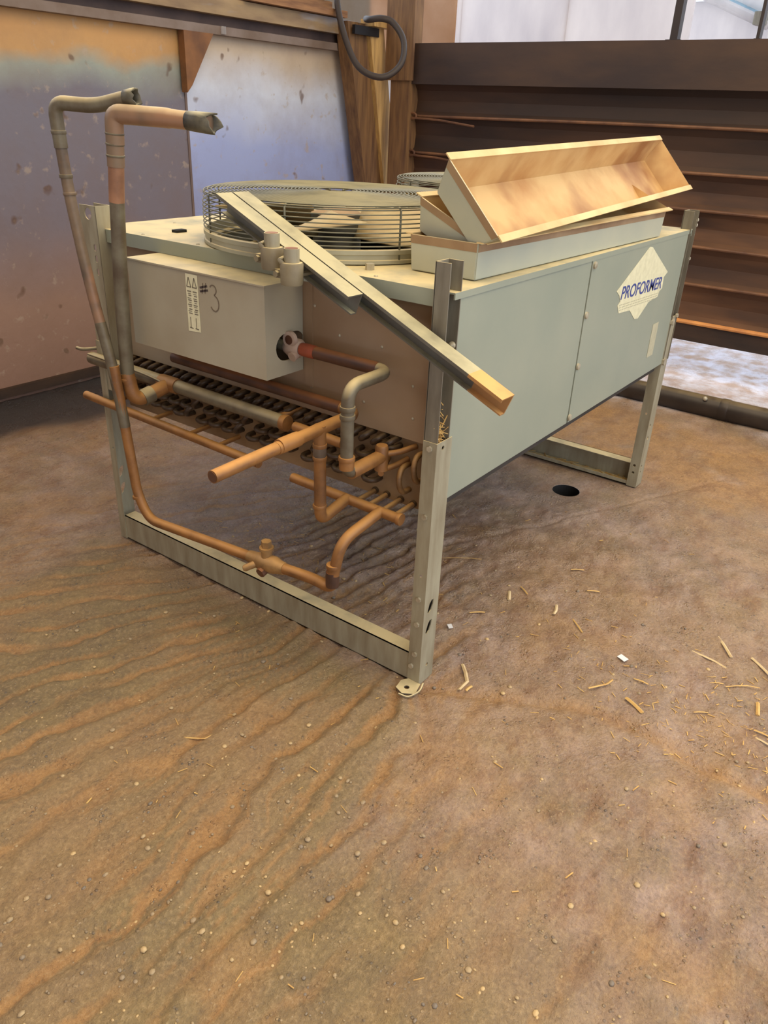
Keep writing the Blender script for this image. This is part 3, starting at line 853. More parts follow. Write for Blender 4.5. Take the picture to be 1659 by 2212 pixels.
# warning strip with printing
FX = BX - 0.0006
st = MB(); st.plate([(-0.800, 1.087), (-0.752, 1.087), (-0.751, 0.930), (-0.802, 0.927)], [], (FX, 0, 0), (0, -1, 0), (0, 0, 1), (-1, 0, 0), 0.0006)
sk = st.build('warning_strip', M['sticker'], cb); tag(sk, 'narrow cream warning strip with two warning triangles')
mb = MB()
FX2 = FX - 0.0008
def bar(mb, a, b, w, x=FX2, d=0.0004):
    a = Vector((0, a[0], a[1])); b = Vector((0, b[0], b[1])); dd = (b - a).normalized(); pp = Vector((0, -dd.z, dd.y)) * w / 2
    base = len(mb.v)
    for xx in (x, x - d):
        mb.v += [(xx, *(a + pp)[1:]), (xx, *(b + pp)[1:]), (xx, *(b - pp)[1:]), (xx, *(a - pp)[1:])]
    mb._f([(base + 4, base + 5, base + 6, base + 7), (base + 3, base + 2, base + 1, base), (base, base + 1, base + 5, base + 4), (base + 1, base + 2, base + 6, base + 5), (base + 2, base + 3, base + 7, base + 6), (base + 3, base, base + 4, base + 7)])
for yc in (0.788, 0.765):
    bar(mb, (yc + 0.0085, 1.052), (yc, 1.078), 0.003); bar(mb, (yc - 0.0085, 1.052), (yc, 1.078), 0.003); bar(mb, (yc + 0.009, 1.052), (yc - 0.009, 1.052), 0.003)
    zz = 1.040
    k = 0
    while zz > 0.975:
        w_ = (0.0035, 0.002, 0.003, 0.0022)[k % 4]
        bar(mb, (yc + 0.008 - 0.002 * (k % 3), zz), (yc - 0.008 + 0.0015 * (k % 2), zz), w_)
        zz -= (0.0065, 0.005, 0.0075, 0.0055, 0.006)[k % 5]; k += 1
    bar(mb, (yc + 0.002, 0.968), (yc + 0.002, 0.938), 0.0025)
    bar(mb, (yc + 0.007, 0.938), (yc - 0.007, 0.937), 0.003)
mb.build('warning_print', M['print'], cb)
# handwritten "#3"
def stroke(pts, w, name, mat):
    mb = MB()
    for a, b in zip(pts[:-1], pts[1:]):
        bar(mb, a, b, w, BX - 0.0003, 0.0006)
    return mb.build(name, mat, cb)
stroke([(0.744, 1.056), (0.714, 1.064)], 0.0055, 'marker_stroke', M['marker'])
stroke([(0.744, 1.046), (0.712, 1.053)], 0.0055, 'marker_stroke', M['marker'])
stroke([(0.736, 1.041), (0.731, 1.070)], 0.0028, 'marker_stroke', M['marker_faint'])
stroke([(0.724, 1.043), (0.719, 1.072)], 0.0028, 'marker_stroke', M['marker_faint'])
arc = lambda cy, cz, ry, rz, a0, a1, n_: [(cy - ry * math.cos(math.radians(a)), cz + rz * math.sin(math.radians(a))) for a in np.linspace(a0, a1, n_)]
stroke(arc(0.692, 1.057, 0.013, 0.013, 150, -70, 10) + arc(0.688, 1.021, 0.017, 0.021, 80, -150, 12), 0.0036, 'marker_stroke', M['marker_faint'])

# ---- logo sticker on the side panel
poly = [(1.355, 1.116), (1.385, 1.112), (1.623, 0.997), (1.586, 0.982), (1.592, 0.939), (1.565, 0.931), (1.555, 0.911), (1.459, 0.906), (1.367, 0.858), (1.33, 0.862), (1.26, 0.905), (1.150, 0.912), (1.125, 0.942), (1.145, 0.954), (1.125, 0.977), (1.093, 0.995)]
SY = YS + 0.0005
mb = MB(); mb.plate(poly, [], (0, SY, 0), (1, 0, 0), (0, 0, 1), (0, -1, 0), 0.0007)
tag(mb.build('logo_sticker', M['sticker'], sp2), 'cream diamond sticker with blue lettering')
def text_mesh(txt, size, mat, parent, name, M4, shear=0.0, sx=1.0):
    cu = bpy.data.curves.new('txt', 'FONT')
    cu.body = txt; cu.size = size; cu.extrude = 0.0004; cu.shear = shear; cu.offset = size * 0.012
    to = bpy.data.objects.new('txt', cu); COL.objects.link(to)
    bpy.context.view_layer.update()
    dg = bpy.context.evaluated_depsgraph_get()
    me_ = bpy.data.meshes.new_from_object(to.evaluated_get(dg))
    bpy.data.objects.remove(to); bpy.data.curves.remove(cu)
    me_.name = name
    xs = [v_.co.x for v_ in me_.vertices]; x0, x1 = min(xs), max(xs)
    ys = [v_.co.y for v_ in me_.vertices]; y0, y1 = min(ys), max(ys)
    for v_ in me_.vertices:
        v_.co = M4 @ Vector(((v_.co.x - x0) / (x1 - x0), (v_.co.y - y0) / (y1 - y0), v_.co.z))
    me_.materials.clear(); me_.materials.append(mat)
    o = bpy.data.objects.new(name, me_); COL.objects.link(o); o.parent = parent
    return o
# unit square -> lettering band on the sticker (x along the panel, y up)
T4 = Matrix(((0.43, 0.0, 0, 1.142), (0, 0, -1, SY - 0.0012), (-0.018, 0.046, 0, 0.959), (0, 0, 0, 1)))
text_mesh('PROFORMER', 0.06, M['blue'], sp2, 'sticker_lettering', T4, 0.12)
mb = MB()
for k, (xa, xb, z_) in enumerate(((1.14, 1.56, 0.940), (1.145, 1.545, 0.931), (1.15, 1.52, 0.922))):
    a = xa
    while a < xb:
        w_ = rnd.uniform(0.012, 0.035)
        mb.box(a, min(a + w_, xb), SY - 0.0012, SY - 0.0006, z_ - 0.0016 - 0.035 * (a - xa), z_ + 0.0016 - 0.035 * (a - xa)); a += w_ + 0.008
mb.build('sticker_small_print', M['label_faded'], sp2)
MB().box(1.572, 1.640, SY - 0.0008, SY, 0.665, 0.80).build('faded_label', M['label_faded'], sp2)

# ---- coil return bends (each one its own piece)
rows = [0.715, 0.672, 0.629, 0.586]
pitch = 0.0505
tube_r = 0.0082
def bend_mesh(dy, dz, depth):
    pts = [(0.002, 0, 0), (-depth * 0.45, 0, 0)]
    for k in range(1, 8):
        a = math.pi * k / 8
        pts.append((-depth * 0.45 - depth * 0.55 * math.sin(a), dy * (1 - math.cos(a)) / 2, dz * (1 - math.cos(a)) / 2))
    pts += [(-depth * 0.45, dy, dz), (0.002, dy, dz)]
    mb = MB().tube(pts, tube_r, 8)
    me_ = bpy.data.meshes.new('return_bend'); me_.from_pydata(mb.v, [], mb.f)
    me_.polygons.foreach_set('use_smooth', [True] * len(me_.polygons)); me_.materials.append(M['bend'])
    return me_
bm_flat = bend_mesh(-0.040, -0.004, 0.040)
bm_slant = bend_mesh(-0.026, 0.024, 0.042)
bm_diag = bend_mesh(-0.028, 0.036, 0.042)
bm_vert = bend_mesh(-0.006, -0.075, 0.048)
bm_vert.materials.clear(); bm_vert.materials.append(M['bend_lit'])
def bend(me_, y, z):
    o = bpy.data.objects.new('return_bend', me_); COL.objects.link(o); o.parent = cp_
    o.location = (0.074, y, z)
y = 1.34
while y > 0.19:
    bend(bm_slant, y, 0.698 + rnd.uniform(-0.002, 0.002)); y -= 0.041
for ri, z in enumerate((0.664, 0.624, 0.588)):
    y = 1.335 - ri * 0.021
    i = 0
    while y > (0.32 if ri < 2 else 0.24):
        use = bm_diag if (i + ri) % 4 == 3 and ri else bm_flat
        bend(use, y, z + rnd.uniform(-0.003, 0.003)); y -= 0.060 if use is bm_flat else 0.05; i += 1
bend(bm_vert, 0.085, 0.70); bend(bm_vert, 0.13, 0.655); bend(bm_flat, 0.29, 0.66); bend(bm_diag, 0.25, 0.60); bend(bm_flat, 0.20, 0.705)

# ---- headers and feeders
def header(pts, r, mat, name='header_pipe'):
    return pipe(name, pts, r, mat, U, 0.02)
hl = header([(-0.018, 0.475, 0.54), (-0.018, 0.085, 0.535)], 0.0145, M['copper'])
collar((-0.018, 0.088, 0.535), (0, 1, 0), 0.0175, 0.012, M['copper'], hl)
for y in (0.238, 0.197, 0.149, 0.106):
    pipe('feeder_tube', [(0.076, y, 0.541), (-0.018, y, 0.539)], 0.0075, M['bend_lit'], hl)
    collar((0.072, y, 0.541), (1, 0, 0), 0.0105, 0.01, M['bend'], hl, 'tube_socket')
h2 = header([(-0.02, 1.47, 0.562), (-0.02, 0.61, 0.545)], 0.0145, M['copper'])
for y in (1.36, 1.124, 0.932, 0.792, 0.66):
    pipe('feeder_tube', [(0.076, y, 0.556), (-0.02, y, 0.552)], 0.0075, M['copper'], h2)
h3 = header([(-0.01, 1.42, 0.706), (-0.01, 0.50, 0.70)], 0.021, M['pipe_grey'])
collar((-0.01, 1.01, 0.703), (0, 1, 0), 0.0255, 0.08, M['copper'], h3)
collar((-0.01, 0.508, 0.70), (0, 1, 0), 0.024, 0.02, M['copper'], h3)
h4 = header([(-0.006, 0.475, 0.697), (-0.006, 0.30, 0.692)], 0.014, M['copper'])
pipe('feeder_tube', [(0.076, 0.40, 0.70), (-0.006, 0.42, 0.697)], 0.008, M['bend'], h4)
pipe('feeder_tube', [(0.076, 0.52, 0.715), (-0.01, 0.56, 0.70)], 0.009, M['copper'], h3)
pipe('feeder_tube', [(0.076, 1.36, 0.742), (-0.03, 1.44, 0.735), (-0.03, 1.47, 0.735)], 0.006, M['pipe_grey'], h3)
for y in (1.30, 1.16, 0.86, 0.70):
    pipe('feeder_tube', [(0.076, y, 0.70), (-0.01, y + 0.01, 0.703)], 0.0075, M['bend'], h3)
pipe('capillary_line', [(-0.035, 1.40, 0.728), (-0.035, 1.10, 0.722), (-0.03, 1.02, 0.71)], 0.004, M['pipe_grey'], h3)

# ---- discharge pipe 1 : control box -> down -> short vertical header
pd = pipe('discharge_pipe', [(0.012, 0.60, 0.92), (0.012, 0.164, 0.92), (-0.156, 0.164, 0.92), (-0.156, 0.164, 0.80)], 0.0165, M['pipe_grey'], U, 0.045)
pipe('lower_pipe', [(-0.156, 0.164, 0.86), (-0.156, 0.164, 0.692), (-0.006, 0.164, 0.692)], 0.0163, M['pipe_grey'], pd, 0.035)
pipe('dark_section', [(0.012, 0.49, 0.92), (0.012, 0.20, 0.92)], 0.0172, M['pipe_dark'], pd)
collar((0.012, 0.435, 0.92), (0, 1, 0), 0.0185, 0.05, two_tone('red_brown_pipe', srgb(150, 72, 44), srgb(110, 52, 34), 20, 0.5), pd)
for z in (0.866, 0.845): collar((-0.156, 0.164, z), (0, 0, 1), 0.0195, 0.012, M['pipe_grey'], pd)
collar((-0.156, 0.164, 0.735), (0, 0, 1), 0.0215, 0.012, M['copper'], pd)
collar((-0.156, 0.164, 0.722), (0, 0, 1), 0.0195, 0.03, M['copper'], pd)
pipe('copper_leg', [(-0.14, 0.164, 0.692), (-0.012, 0.164, 0.694)], 0.0185, M['copper'], pd)
hd = autosmooth(MB().tube([(-0.008, 0.164, 0.655), (-0.008, 0.164, 0.72), (-0.008, 0.164, 0.726)], [0.018, 0.018, 0.015], 16).build('stub_header', M['copper'], U), 50)
for y, z in ((0.110, 0.712), (0.135, 0.668), (0.20, 0.655)):
    pipe('feeder_tube', [(-0.008, 0.164, z - 0.012), (0.03, (0.164 + y) / 2, z - 0.012), (0.076, y, z)], 0.008, M['copper'], hd, 0.02)
# pale clamp on the discharge pipe at the box
vc = autosmooth(MB().tube([(0.012, 0.515, 0.918), (0.012, 0.50, 0.918), (0.012, 0.47, 0.92), (0.012, 0.462, 0.92)], [0.02, 0.026, 0.026, 0.02], 16).build('white_clamp', M['valve_white'], U))
autosmooth(MB().tube([(0.0, 0.487, 0.945), (-0.012, 0.487, 0.945)], 0.022, 18).build('clamp_ear', M['valve_white'], vc))
autosmooth(MB().tube([(-0.0121, 0.487, 0.945), (-0.013, 0.487, 0.945)], 0.013, 16).build('clamp_bore', M['pipe_dark'], vc))
autosmooth(MB().tube([(-0.014, 0.475, 0.90), (0.0, 0.475, 0.905)], 0.014, 14).build('clamp_foot', M['valve_white'], vc))

# ---- pipe 2 : along the panel, tee, cut end and drop to the liquid header
p2r = pipe('suction_pipe', [(0.024, 1.02, 0.782), (0.024, 0.27, 0.78), (-0.13, 0.27, 0.78), (-0.30, 0.265, 0.778)], 0.0165, M['copper'], U, 0.045)
pipe('dark_section', [(0.024, 1.02, 0.782), (0.024, 0.33, 0.78)], 0.0172, M['pipe_dark'], p2r)
pipe('cut_branch', [(-0.17, 0.268, 0.78), (-0.505, 0.262, 0.776)], 0.0155, M['copper'], p2r)
collar((-0.255, 0.266, 0.78), (1, 0, 0), 0.0195, 0.07, M['copper'], p2r)
autosmooth(MB().tube([(-0.5052, 0.262, 0.776), (-0.5062, 0.262, 0.776)], 0.0125, 16).build('pipe_bore', M['pipe_dark'], p2r))
pipe('drop_leg', [(-0.135, 0.27, 0.79), (-0.135, 0.268, 0.516), (-0.018, 0.268, 0.54)], 0.0163, M['copper'], p2r, 0.03)
for z in (0.735, 0.70, 0.56): collar((-0.135, 0.27, z), (0, 0, 1), 0.0192, 0.010, M['copper'], p2r)
collar((-0.135, 0.27, 0.717), (0, 0, 1), 0.0178, 0.03, M['pipe_mott'], p2r)

# ---- liquid line A : from the liquid header along the rail and up (tall, left)
AX = -0.18
pa = pipe('liquid_line', [(-0.018, 0.152, 0.537), (-0.165, 0.170, 0.50), (AX, 0.182, 0.40)], 0.0155, M['copper'], U, 0.05)
autosmooth(MB().tube(fillet([(AX, 0.183, 0.43), (AX, 0.185, 0.352), (AX, 0.25, 0.358), (AX, 0.43, 0.340)], 0.03), 0.0158, 14).build('elbow_run', M['copper'], pa), 50)
collar((AX, 0.184, 0.425), (0, 0, 1), 0.019, 0.012, M['copper'], pa)
collar((AX, 0.186, 0.385), (0, 0, 1), 0.0185, 0.045, M['pipe_dark'], pa)
pipe('rail_run', [(AX, 0.40, 0.342), (AX, 0.60, 0.326), (AX, 0.958, 0.296), (AX, 1.006, 0.37), (AX, 1.05, 0.79)], 0.0155, M['copper'], pa, 0.045)
collar((AX, 1.004, 0.365), (0, 0.1, 1), 0.019, 0.010, M['copper'], pa)
pipe('riser', [(AX, 1.045, 0.74), (AX, 1.117, 1.014), (AX, 1.158, 1.263), (AX, 1.168, 1.40)], 0.0158, M['pipe_mott'], pa, 0.1)
pipe('riser_mid', [(AX, 1.03, 0.60), (AX, 1.05, 0.76), (AX, 1.09, 0.915)], 0.0165, M['pipe_grey'], pa, 0.1)
pts = fillet([(AX, 1.166, 1.38), (AX, 1.172, 1.492), (AX + 0.045, 1.06, 1.487), (AX + 0.085, 0.965, 1.508)], 0.035)
autosmooth(MB().tube(pts, [0.0185] * (len(pts) - 1) + [0.021], 16).build('top_elbow', M['pipe_grey'], pa), 50)
collar((AX, 1.168, 1.42), (0, 0, 1), 0.0205, 0.010, M['pipe_grey'], pa)
collar((AX, 1.162, 1.31), (0, 0, 1), 0.0185, 0.010, M['pipe_grey'], pa)
collar((AX, 1.155, 1.265), (0, 0.1, 1), 0.0185, 0.008, M['pipe_mott'], pa)
def ragged(name, p, d, r, ln, mat, parent):
    d = Vector(d).normalized(); p = Vector(p)
    a = Vector((0, 0, 1)); u = (a - d * a.dot(d)).normalized(); w = d.cross(u)
    mb = MB(); n_ = 14
    for j, (tt, rs) in enumerate(((0, 1), (0.5, 1.08), (1, 1.12))):
        for k in range(n_):
            an = 2 * math.pi * k / n_
            jit = rnd.uniform(-0.22, 0.2) if j == 2 else 0
            mb.v.append(tuple(p + d * ln * (tt + jit) + (u * math.cos(an) + w * math.sin(an)) * r * rs))
    for j in range(2):
        for k in range(n_):
            mb._f([(j * n_ + k, j * n_ + (k + 1) % n_, (j + 1) * n_ + (k + 1) % n_, (j + 1) * n_ + k)])
    o = mb.build(name, mat, parent, True)
    md = o.modifiers.new('thick', 'SOLIDIFY'); md.thickness = 0.004
    return o
ragged('ragged_end', pts[-1] - Vector((0.005, -0.006, 0)), Vector((0.04, -0.095, 0.012)), 0.0205, 0.035, M['pipe_burn'], pa)
# valve on the rail run
vb = autosmooth(MB().tube([(AX, 0.50, 0.335), (AX, 0.47, 0.337), (AX, 0.455, 0.338), (AX, 0.40, 0.343), (AX, 0.385, 0.344), (AX, 0.36, 0.346)], [0.018, 0.021, 0.026, 0.026, 0.021, 0.018], 14).build('service_valve', M['valve'], U))
autosmooth(MB().tube([(AX, 0.43, 0.355), (AX, 0.43, 0.382), (AX, 0.43, 0.384), (AX, 0.43, 0.392)], [0.016, 0.016, 0.021, 0.021], 12).build('valve_bonnet', M['valve'], vb))
autosmooth(MB().tube([(AX, 0.43, 0.392), (AX, 0.43, 0.412)], 0.015, 6).build('valve_cap', M['valve'], vb))
autosmooth(MB().tube([(AX - 0.01, 0.455, 0.335), (AX - 0.045, 0.475, 0.325), (AX - 0.05, 0.478, 0.324)], [0.011, 0.010, 0.006], 10).build('valve_port', M['valve'], vb))
autosmooth(MB().tube([(AX - 0.005, 0.43, 0.325), (AX - 0.03, 0.43, 0.318)], 0.015, 8).build('valve_plug', M['pipe_dark'], vb))

# ---- gas line B : from the upper header out and up (tall, right)
BXp = -0.14
pg = pipe('gas_line', [(-0.01, 1.01, 0.702), (BXp + 0.0, 1.025, 0.672), (BXp, 1.045, 0.76)], 0.0225, M['copper'], U, 0.05, 16)
autosmooth(MB().tube([(-0.075, 1.018, 0.686), (BXp + 0.03, 1.022, 0.678)], [0.026, 0.0265], 16).build('pipe_coupling', M['pipe_grey'], pg))
pipe('riser', [(BXp, 1.045, 0.72), (BXp, 1.029, 0.995), (BXp, 0.997, 1.275)], 0.0205, M['pipe_grey'], pg, 0.1, 16)
collar((BXp, 1.045, 0.742), (0, 0, 1), 0.0255, 0.010, M['copper'], pg)
pipe('copper_section', [(BXp, 1.0, 1.255), (BXp, 0.984, 1.36)], 0.0212, two_tone('bare_copper_patch', srgb(164, 118, 86), srgb(128, 90, 66), 14, 0.5, 0.1), pg, 0.1, 16)
pipe('sleeve', [(BXp, 0.986, 1.345), (BXp, 0.978, 1.42)], 0.0232, M['pipe_mott'], pg, 0.1, 16)
for z, yy in ((1.372, 0.983), (1.40, 0.980), (1.425, 0.977)): collar((BXp, yy, z), (0, -0.1, 1), 0.0248, 0.006, M['pipe_grey'], pg)
pts = fillet([(BXp, 0.979, 1.40), (BXp, 0.972, 1.472), (BXp + 0.06, 0.845, 1.468), (BXp + 0.10, 0.72, 1.460)], 0.02)
autosmooth(MB().tube(pts, [0.024] * (len(pts) - 2) + [0.0225, 0.022], 16).build('top_elbow', M['pipe_mott'], pg), 50)
ragged('ragged_end', pts[-1] - Vector((0.02, -0.06, -0.004)), Vector((0.04, -0.125, -0.008)), 0.0228, 0.075, M['pipe_burn'], pg)

# ================================================================== THINGS LYING ON THE UNIT
# ---- loose channels
def channel(name, label, p0, p1, wt, h, lit_end):
    p0, p1 = Vector(p0), Vector(p1)
    d = (p1 - p0); L_ = d.length; d.normalize()
    # top flange lies flat: v = horizontal side direction (towards the back right), n = up
    side = Vector((0, 0, 1)).cross(d).normalized()      # points left of travel
    if side.x < 0: side = -side
    up = side.cross(d).normalized()
    if up.z < 0: up = -up
    t = 0.0035
    root = empty(name, tuple(p0)); tag(root, label, 'steel channel', 'loose steel channels on the unit')
    MX = Matrix(((d.x, side.x, up.x, p0.x), (d.y, side.y, up.y, p0.y), (d.z, side.z, up.z, p0.z), (0, 0, 0, 1)))
    def part(nm, x0, x1, mat):
        mb = MB()
        mb.box(x0, x1, 0, wt, -t, 0, MX)            # top flange
        mb.box(x0, x1, wt - t, wt, -h, -t, MX)      # web
        mb.box(x0, x1, wt - 0.020, wt - t, -h, -h + t, MX)   # lower lip
        mb.box(x0, x1, 0, t, -0.008, -t, MX)                 # turned-down front edge
        return mb.build(nm, mat, root)
    part('section', 0, L_ - lit_end, M['channel'])
    if lit_end: part('orange_lit_end', L_ - lit_end, L_, M['channel_lit'])
    return root

P1 = Vector((-0.007, 0.653, 1.304)); dirc = (Vector((-0.051, -0.205, 0.955)) - P1)
sd = Vector((0.999, -0.052, 0.0))
channel('steel_channel', 'long pale steel channel leaning from the fan guard past the corner post', P1 - sd * 0.026, P1 - sd * 0.026 + dirc, 0.052, 0.055, 0.10)
S1 = P1 - sd * 0.057 - sd * 0.026
sc_ = channel('steel_channel', 'short pale steel channel with two pipe clamps lying above the control box', S1, S1 + dirc * 0.53, 0.052, 0.055, 0.0)
# two pipe clamps with conduit stubs fixed to the side of the short channel
for (x, y, zb) in ((-0.128, 0.365, 1.125), (-0.124, 0.432, 1.152)):
    cl = autosmooth(MB().tube([(x, y, zb), (x, y, zb + 0.006), (x, y, zb + 0.048), (x, y, zb + 0.052)], [0.026, 0.0275, 0.0285, 0.026], 16).build('pipe_clamp', M['clamp'], sc_))
    autosmooth(MB().tube([(x, y, zb + 0.04), (x, y, zb + 0.084)], 0.019, 16).build('conduit_stub', M['steel'], cl))
    autosmooth(MB().tube([(x, y, zb + 0.0841), (x, y, zb + 0.0848)], 0.016, 16).build('conduit_bore', M['pipe_dark'], cl))
    MB().box(x - 0.012, x + 0.012, y + 0.022, y + 0.046, zb + 0.012, zb + 0.032).build('clamp_ear', M['clamp'], cl)
    hexbolt((x - 0.012, y + 0.036, zb + 0.022), (-1, 0, 0), 0.008, 0.008, M['clamp'], cl, 'clamp_screw')
    autosmooth(MB().tube([(x - 0.02, y + 0.012, zb + 0.05), (x - 0.026, y + 0.014, zb + 0.058), (x + 0.0, y + 0.026, zb + 0.058)], 0.006, 8).build('clamp_hook', M['clamp'], cl))
    MB().box(x + 0.024, x + 0.085, y - 0.012, y + 0.012, zb + 0.018, zb + 0.024).build('clamp_tongue', M['clamp'], cl)

# ---- sheet metal trays
def tray(name, label, L_, W_, D_, s1, M4, edge_band=True):
    root = empty(name, tuple(M4.translation)); tag(root, label, 'metal tray', 'sheet metal trays stacked on the unit')
    t = 0.0025
    tf = lambda p: tuple(M4 @ Vector(p))
    def quadplate(q, nrm, nm, mat, th=t):
        mb = MB(); nrm = Vector(nrm).normalized() * th
        mb.v = [tf(p) for p in q] + [tf(Vector(p) + nrm) for p in q]
        mb._f([(3, 2, 1, 0), (4, 5, 6, 7), (0, 1, 5, 4), (1, 2, 6, 5), (2, 3, 7, 6), (3, 0, 4, 7)])
        return mb.build(nm, mat, root)
    R = [(0, 0, 0), (L_, 0, 0), (L_, W_, 0), (0, W_, 0)]
    B = [(s1, s1, -D_), (L_ - s1, s1, -D_), (L_ - s1, W_ - s1, -D_), (s1, W_ - s1, -D_)]
    # outer skins and stained inner skins
    names = (('long_side', 0, 1, (0, 1, 0.2)), ('end_wall', 1, 2, (-1, 0, 0.2)), ('long_side', 2, 3, (0, -1, 0.2)), ('end_wall', 3, 0, (1, 0, 0.2)))
    for nm, a, b, inn in names:
        w = quadplate([R[a], R[b], B[b], B[a]], [-c for c in inn], nm, M['tray_out'], t)
        i2 = quadplate([R[a], R[b], B[b], B[a]], inn, 'inner_face', M['tray_in'], 0.0012)
        if edge_band:
            lerp = lambda p, q_, k: tuple(Vector(p) * (1 - k) + Vector(q_) * k)
            off = Vector([-c for c in inn]).normalized() * (t + 0.0003)
            qd = [Vector(R[a]) + off, Vector(R[b]) + off, Vector(lerp(R[b], B[b], 0.24)) + off, Vector(lerp(R[a], B[a], 0.24)) + off]
            quadplate(qd, [-c for c in inn], 'dirt_band', M['tray_edge'], 0.0004)
    quadplate(B, (0, 0, -1), 'base', M['tray_out'], t)
    quadplate(B, (0, 0, 1), 'inner_face', M['tray_in'], 0.0012)
    # folded rims on the long sides
    quadplate([(-0.004, -0.016, 0), (L_ + 0.004, -0.016, 0), (L_ + 0.004, 0.003, 0), (-0.004, 0.003, 0)], (0, 0, 1), 'rim', M['tray_rim'], 0.003)
    quadplate([(-0.004, W_ - 0.003, 0), (L_ + 0.004, W_ - 0.003, 0), (L_ + 0.004, W_ + 0.016, 0), (-0.004, W_ + 0.016, 0)], (0, 0, 1), 'rim', M['tray_rim'], 0.003)
    return root
yaw = math.atan2(0.013 - 0.044, 1.29)
T0 = Matrix.Translation((0.185, 0.040, 1.229)) @ Matrix.Rotation(yaw, 4, 'Z')
tray('metal_tray', 'bottom tray of the stack standing level on the lid edge', 1.29, 0.20, 0.086, 0.004, T0)
T1 = Matrix.Translation((0.198, 0.034, 1.234)) @ Matrix.Rotation(yaw * 0.7, 4, 'Z') @ Matrix.Rotation(math.radians(24), 4, 'X')
tray('metal_tray', 'middle tray of the stack tilted inside the bottom one', 1.32, 0.208, 0.080, 0.022, T1)
T2 = Matrix(((0.999, -0.048, 0.015, 0.172), (0.043, 0.671, -0.740, -0.021), (0.025, 0.740, 0.672, 1.252), (0, 0, 0, 1)))
tray('metal_tray', 'topmost tray of the stack with its stained cream inside facing the viewer', 1.686, 0.215, 0.085, 0.028, T2)

# ================================================================== BACKGROUND THINGS
# leaning timber post of two pieces
tp = empty('timber_post', (3.85, 3.05, 0)); tag(tp, 'leaning weathered timber post at the wall corner under the hose', 'post')
def lean(nm, xt, xb, w, y0, y1, mat):
    mb = MB(); zt, zb = 2.06, 0.0
    xb2 = xb + (xb - xt) * (1.015 / 1.035)
    b = len(mb.v)
    mb.v = [(xb2, y0, zb), (xb2 + w, y0, zb), (xb2 + w, y1, zb), (xb2, y1, zb), (xt, y0, zt), (xt + w, y0, zt), (xt + w, y1, zt), (xt, y1, zt)]
    mb._f([(3, 2, 1, 0), (4, 5, 6, 7), (0, 1, 5, 4), (1, 2, 6, 5), (2, 3, 7, 6), (3, 0, 4, 7)])
    return mb.build(nm, mat, tp)
lean('timber', 3.35, 3.60, 0.20, 3.02, 3.13, M['wood_dark'])
lean('timber', 3.56, 3.80, 0.17, 2.99, 3.10, M['wood'])
MB().box(3.38, 3.66, 2.975, 3.0, 1.985, 2.04).build('strap', M['strap'], tp)
MB().box(3.55, 3.80, 2.94, 3.06, 2.045, 2.09).build('cap_block', M['wood'], tp)
# hose loop
hp = [(3.353, 3.091, 2.34), (3.274, 3.052, 2.171), (3.218, 2.933, 1.95), (3.203, 2.796, 1.773), (3.272, 2.649, 1.718), (3.376, 2.573, 1.798), (3.444, 2.603, 1.939), (3.447, 2.697, 2.047), (3.411, 2.769, 2.072), (3.40, 2.86, 2.068), (3.52, 2.99, 2.085)]
pp = [Vector(p) for p in hp]
sm = []
for i in range(len(pp) - 1):
    a, b, c, d = pp[max(i - 1, 0)], pp[i], pp[i + 1], pp[min(i + 2, len(pp) - 1)]
    for k in range(6):
        t = k / 6
        sm.append(0.5 * ((2 * b) + (c - a) * t + (2 * a - 5 * b + 4 * c - d) * t * t + (3 * b - a - 3 * c + d) * t ** 3))
sm.append(pp[-1])
ho = autosmooth(MB().tube(sm, 0.021, 12).build('rubber_hose', M['hose']), 60)
tag(ho, 'dark rubber hose hanging in a loop on the leaning timber post', 'hose')
# old boards lying on the beam
for k, (x0, x1, y0, y1, z0, z1, a, lb) in enumerate((
        (2.45, 3.40, 3.06, 3.20, 2.08, 2.12, 0.0, 'old brown board lying lowest on the steel beam'),
        (2.62, 3.30, 3.08, 3.24, 2.125, 2.165, 0.05, 'old brown board stacked second on the steel beam'),
        (2.55, 3.22, 3.10, 3.22, 2.17, 2.22, -0.03, 'old brown board on top of the stack on the steel beam'))):
    mb = MB(); mt = Matrix.Translation((x0, y0, z0)) @ Matrix.Rotation(a, 4, 'Z')
    mb.box(0, x1 - x0, 0, y1 - y0, 0, z1 - z0, mt)
    mb.box(0.1, x1 - x0 - 0.12, 0.02, y1 - y0 - 0.02, z1 - z0, z1 - z0 + 0.0, mt)
    tag(mb.build('old_board', M['board']), lb, 'board', 'boards on the steel beam')
# ground pipe
gp = empty('ground_pipe', (3.08, 0.0, 0)); tag(gp, 'dark steel pipe lying on the ground in front of the plank barrier', 'pipe')
pts = [(3.09 + 0.004 * math.sin(y * 2), y, 0.05) for y in np.linspace(-3.4, 2.7, 30)]
autosmooth(MB().tube(pts, 0.062, 18).build('pipe_body', M['ground_pipe'], gp))
for y in (0.62, -0.05, -1.6): collar((3.09, y, 0.05), (0, 1, 0), 0.066, 0.05, M['ground_pipe'], gp, 'pipe_band')
MB().sphere((3.045, 0.06, 0.105), 0.014, 8, 5).build('pipe_nub', M['bolt'], gp, True)

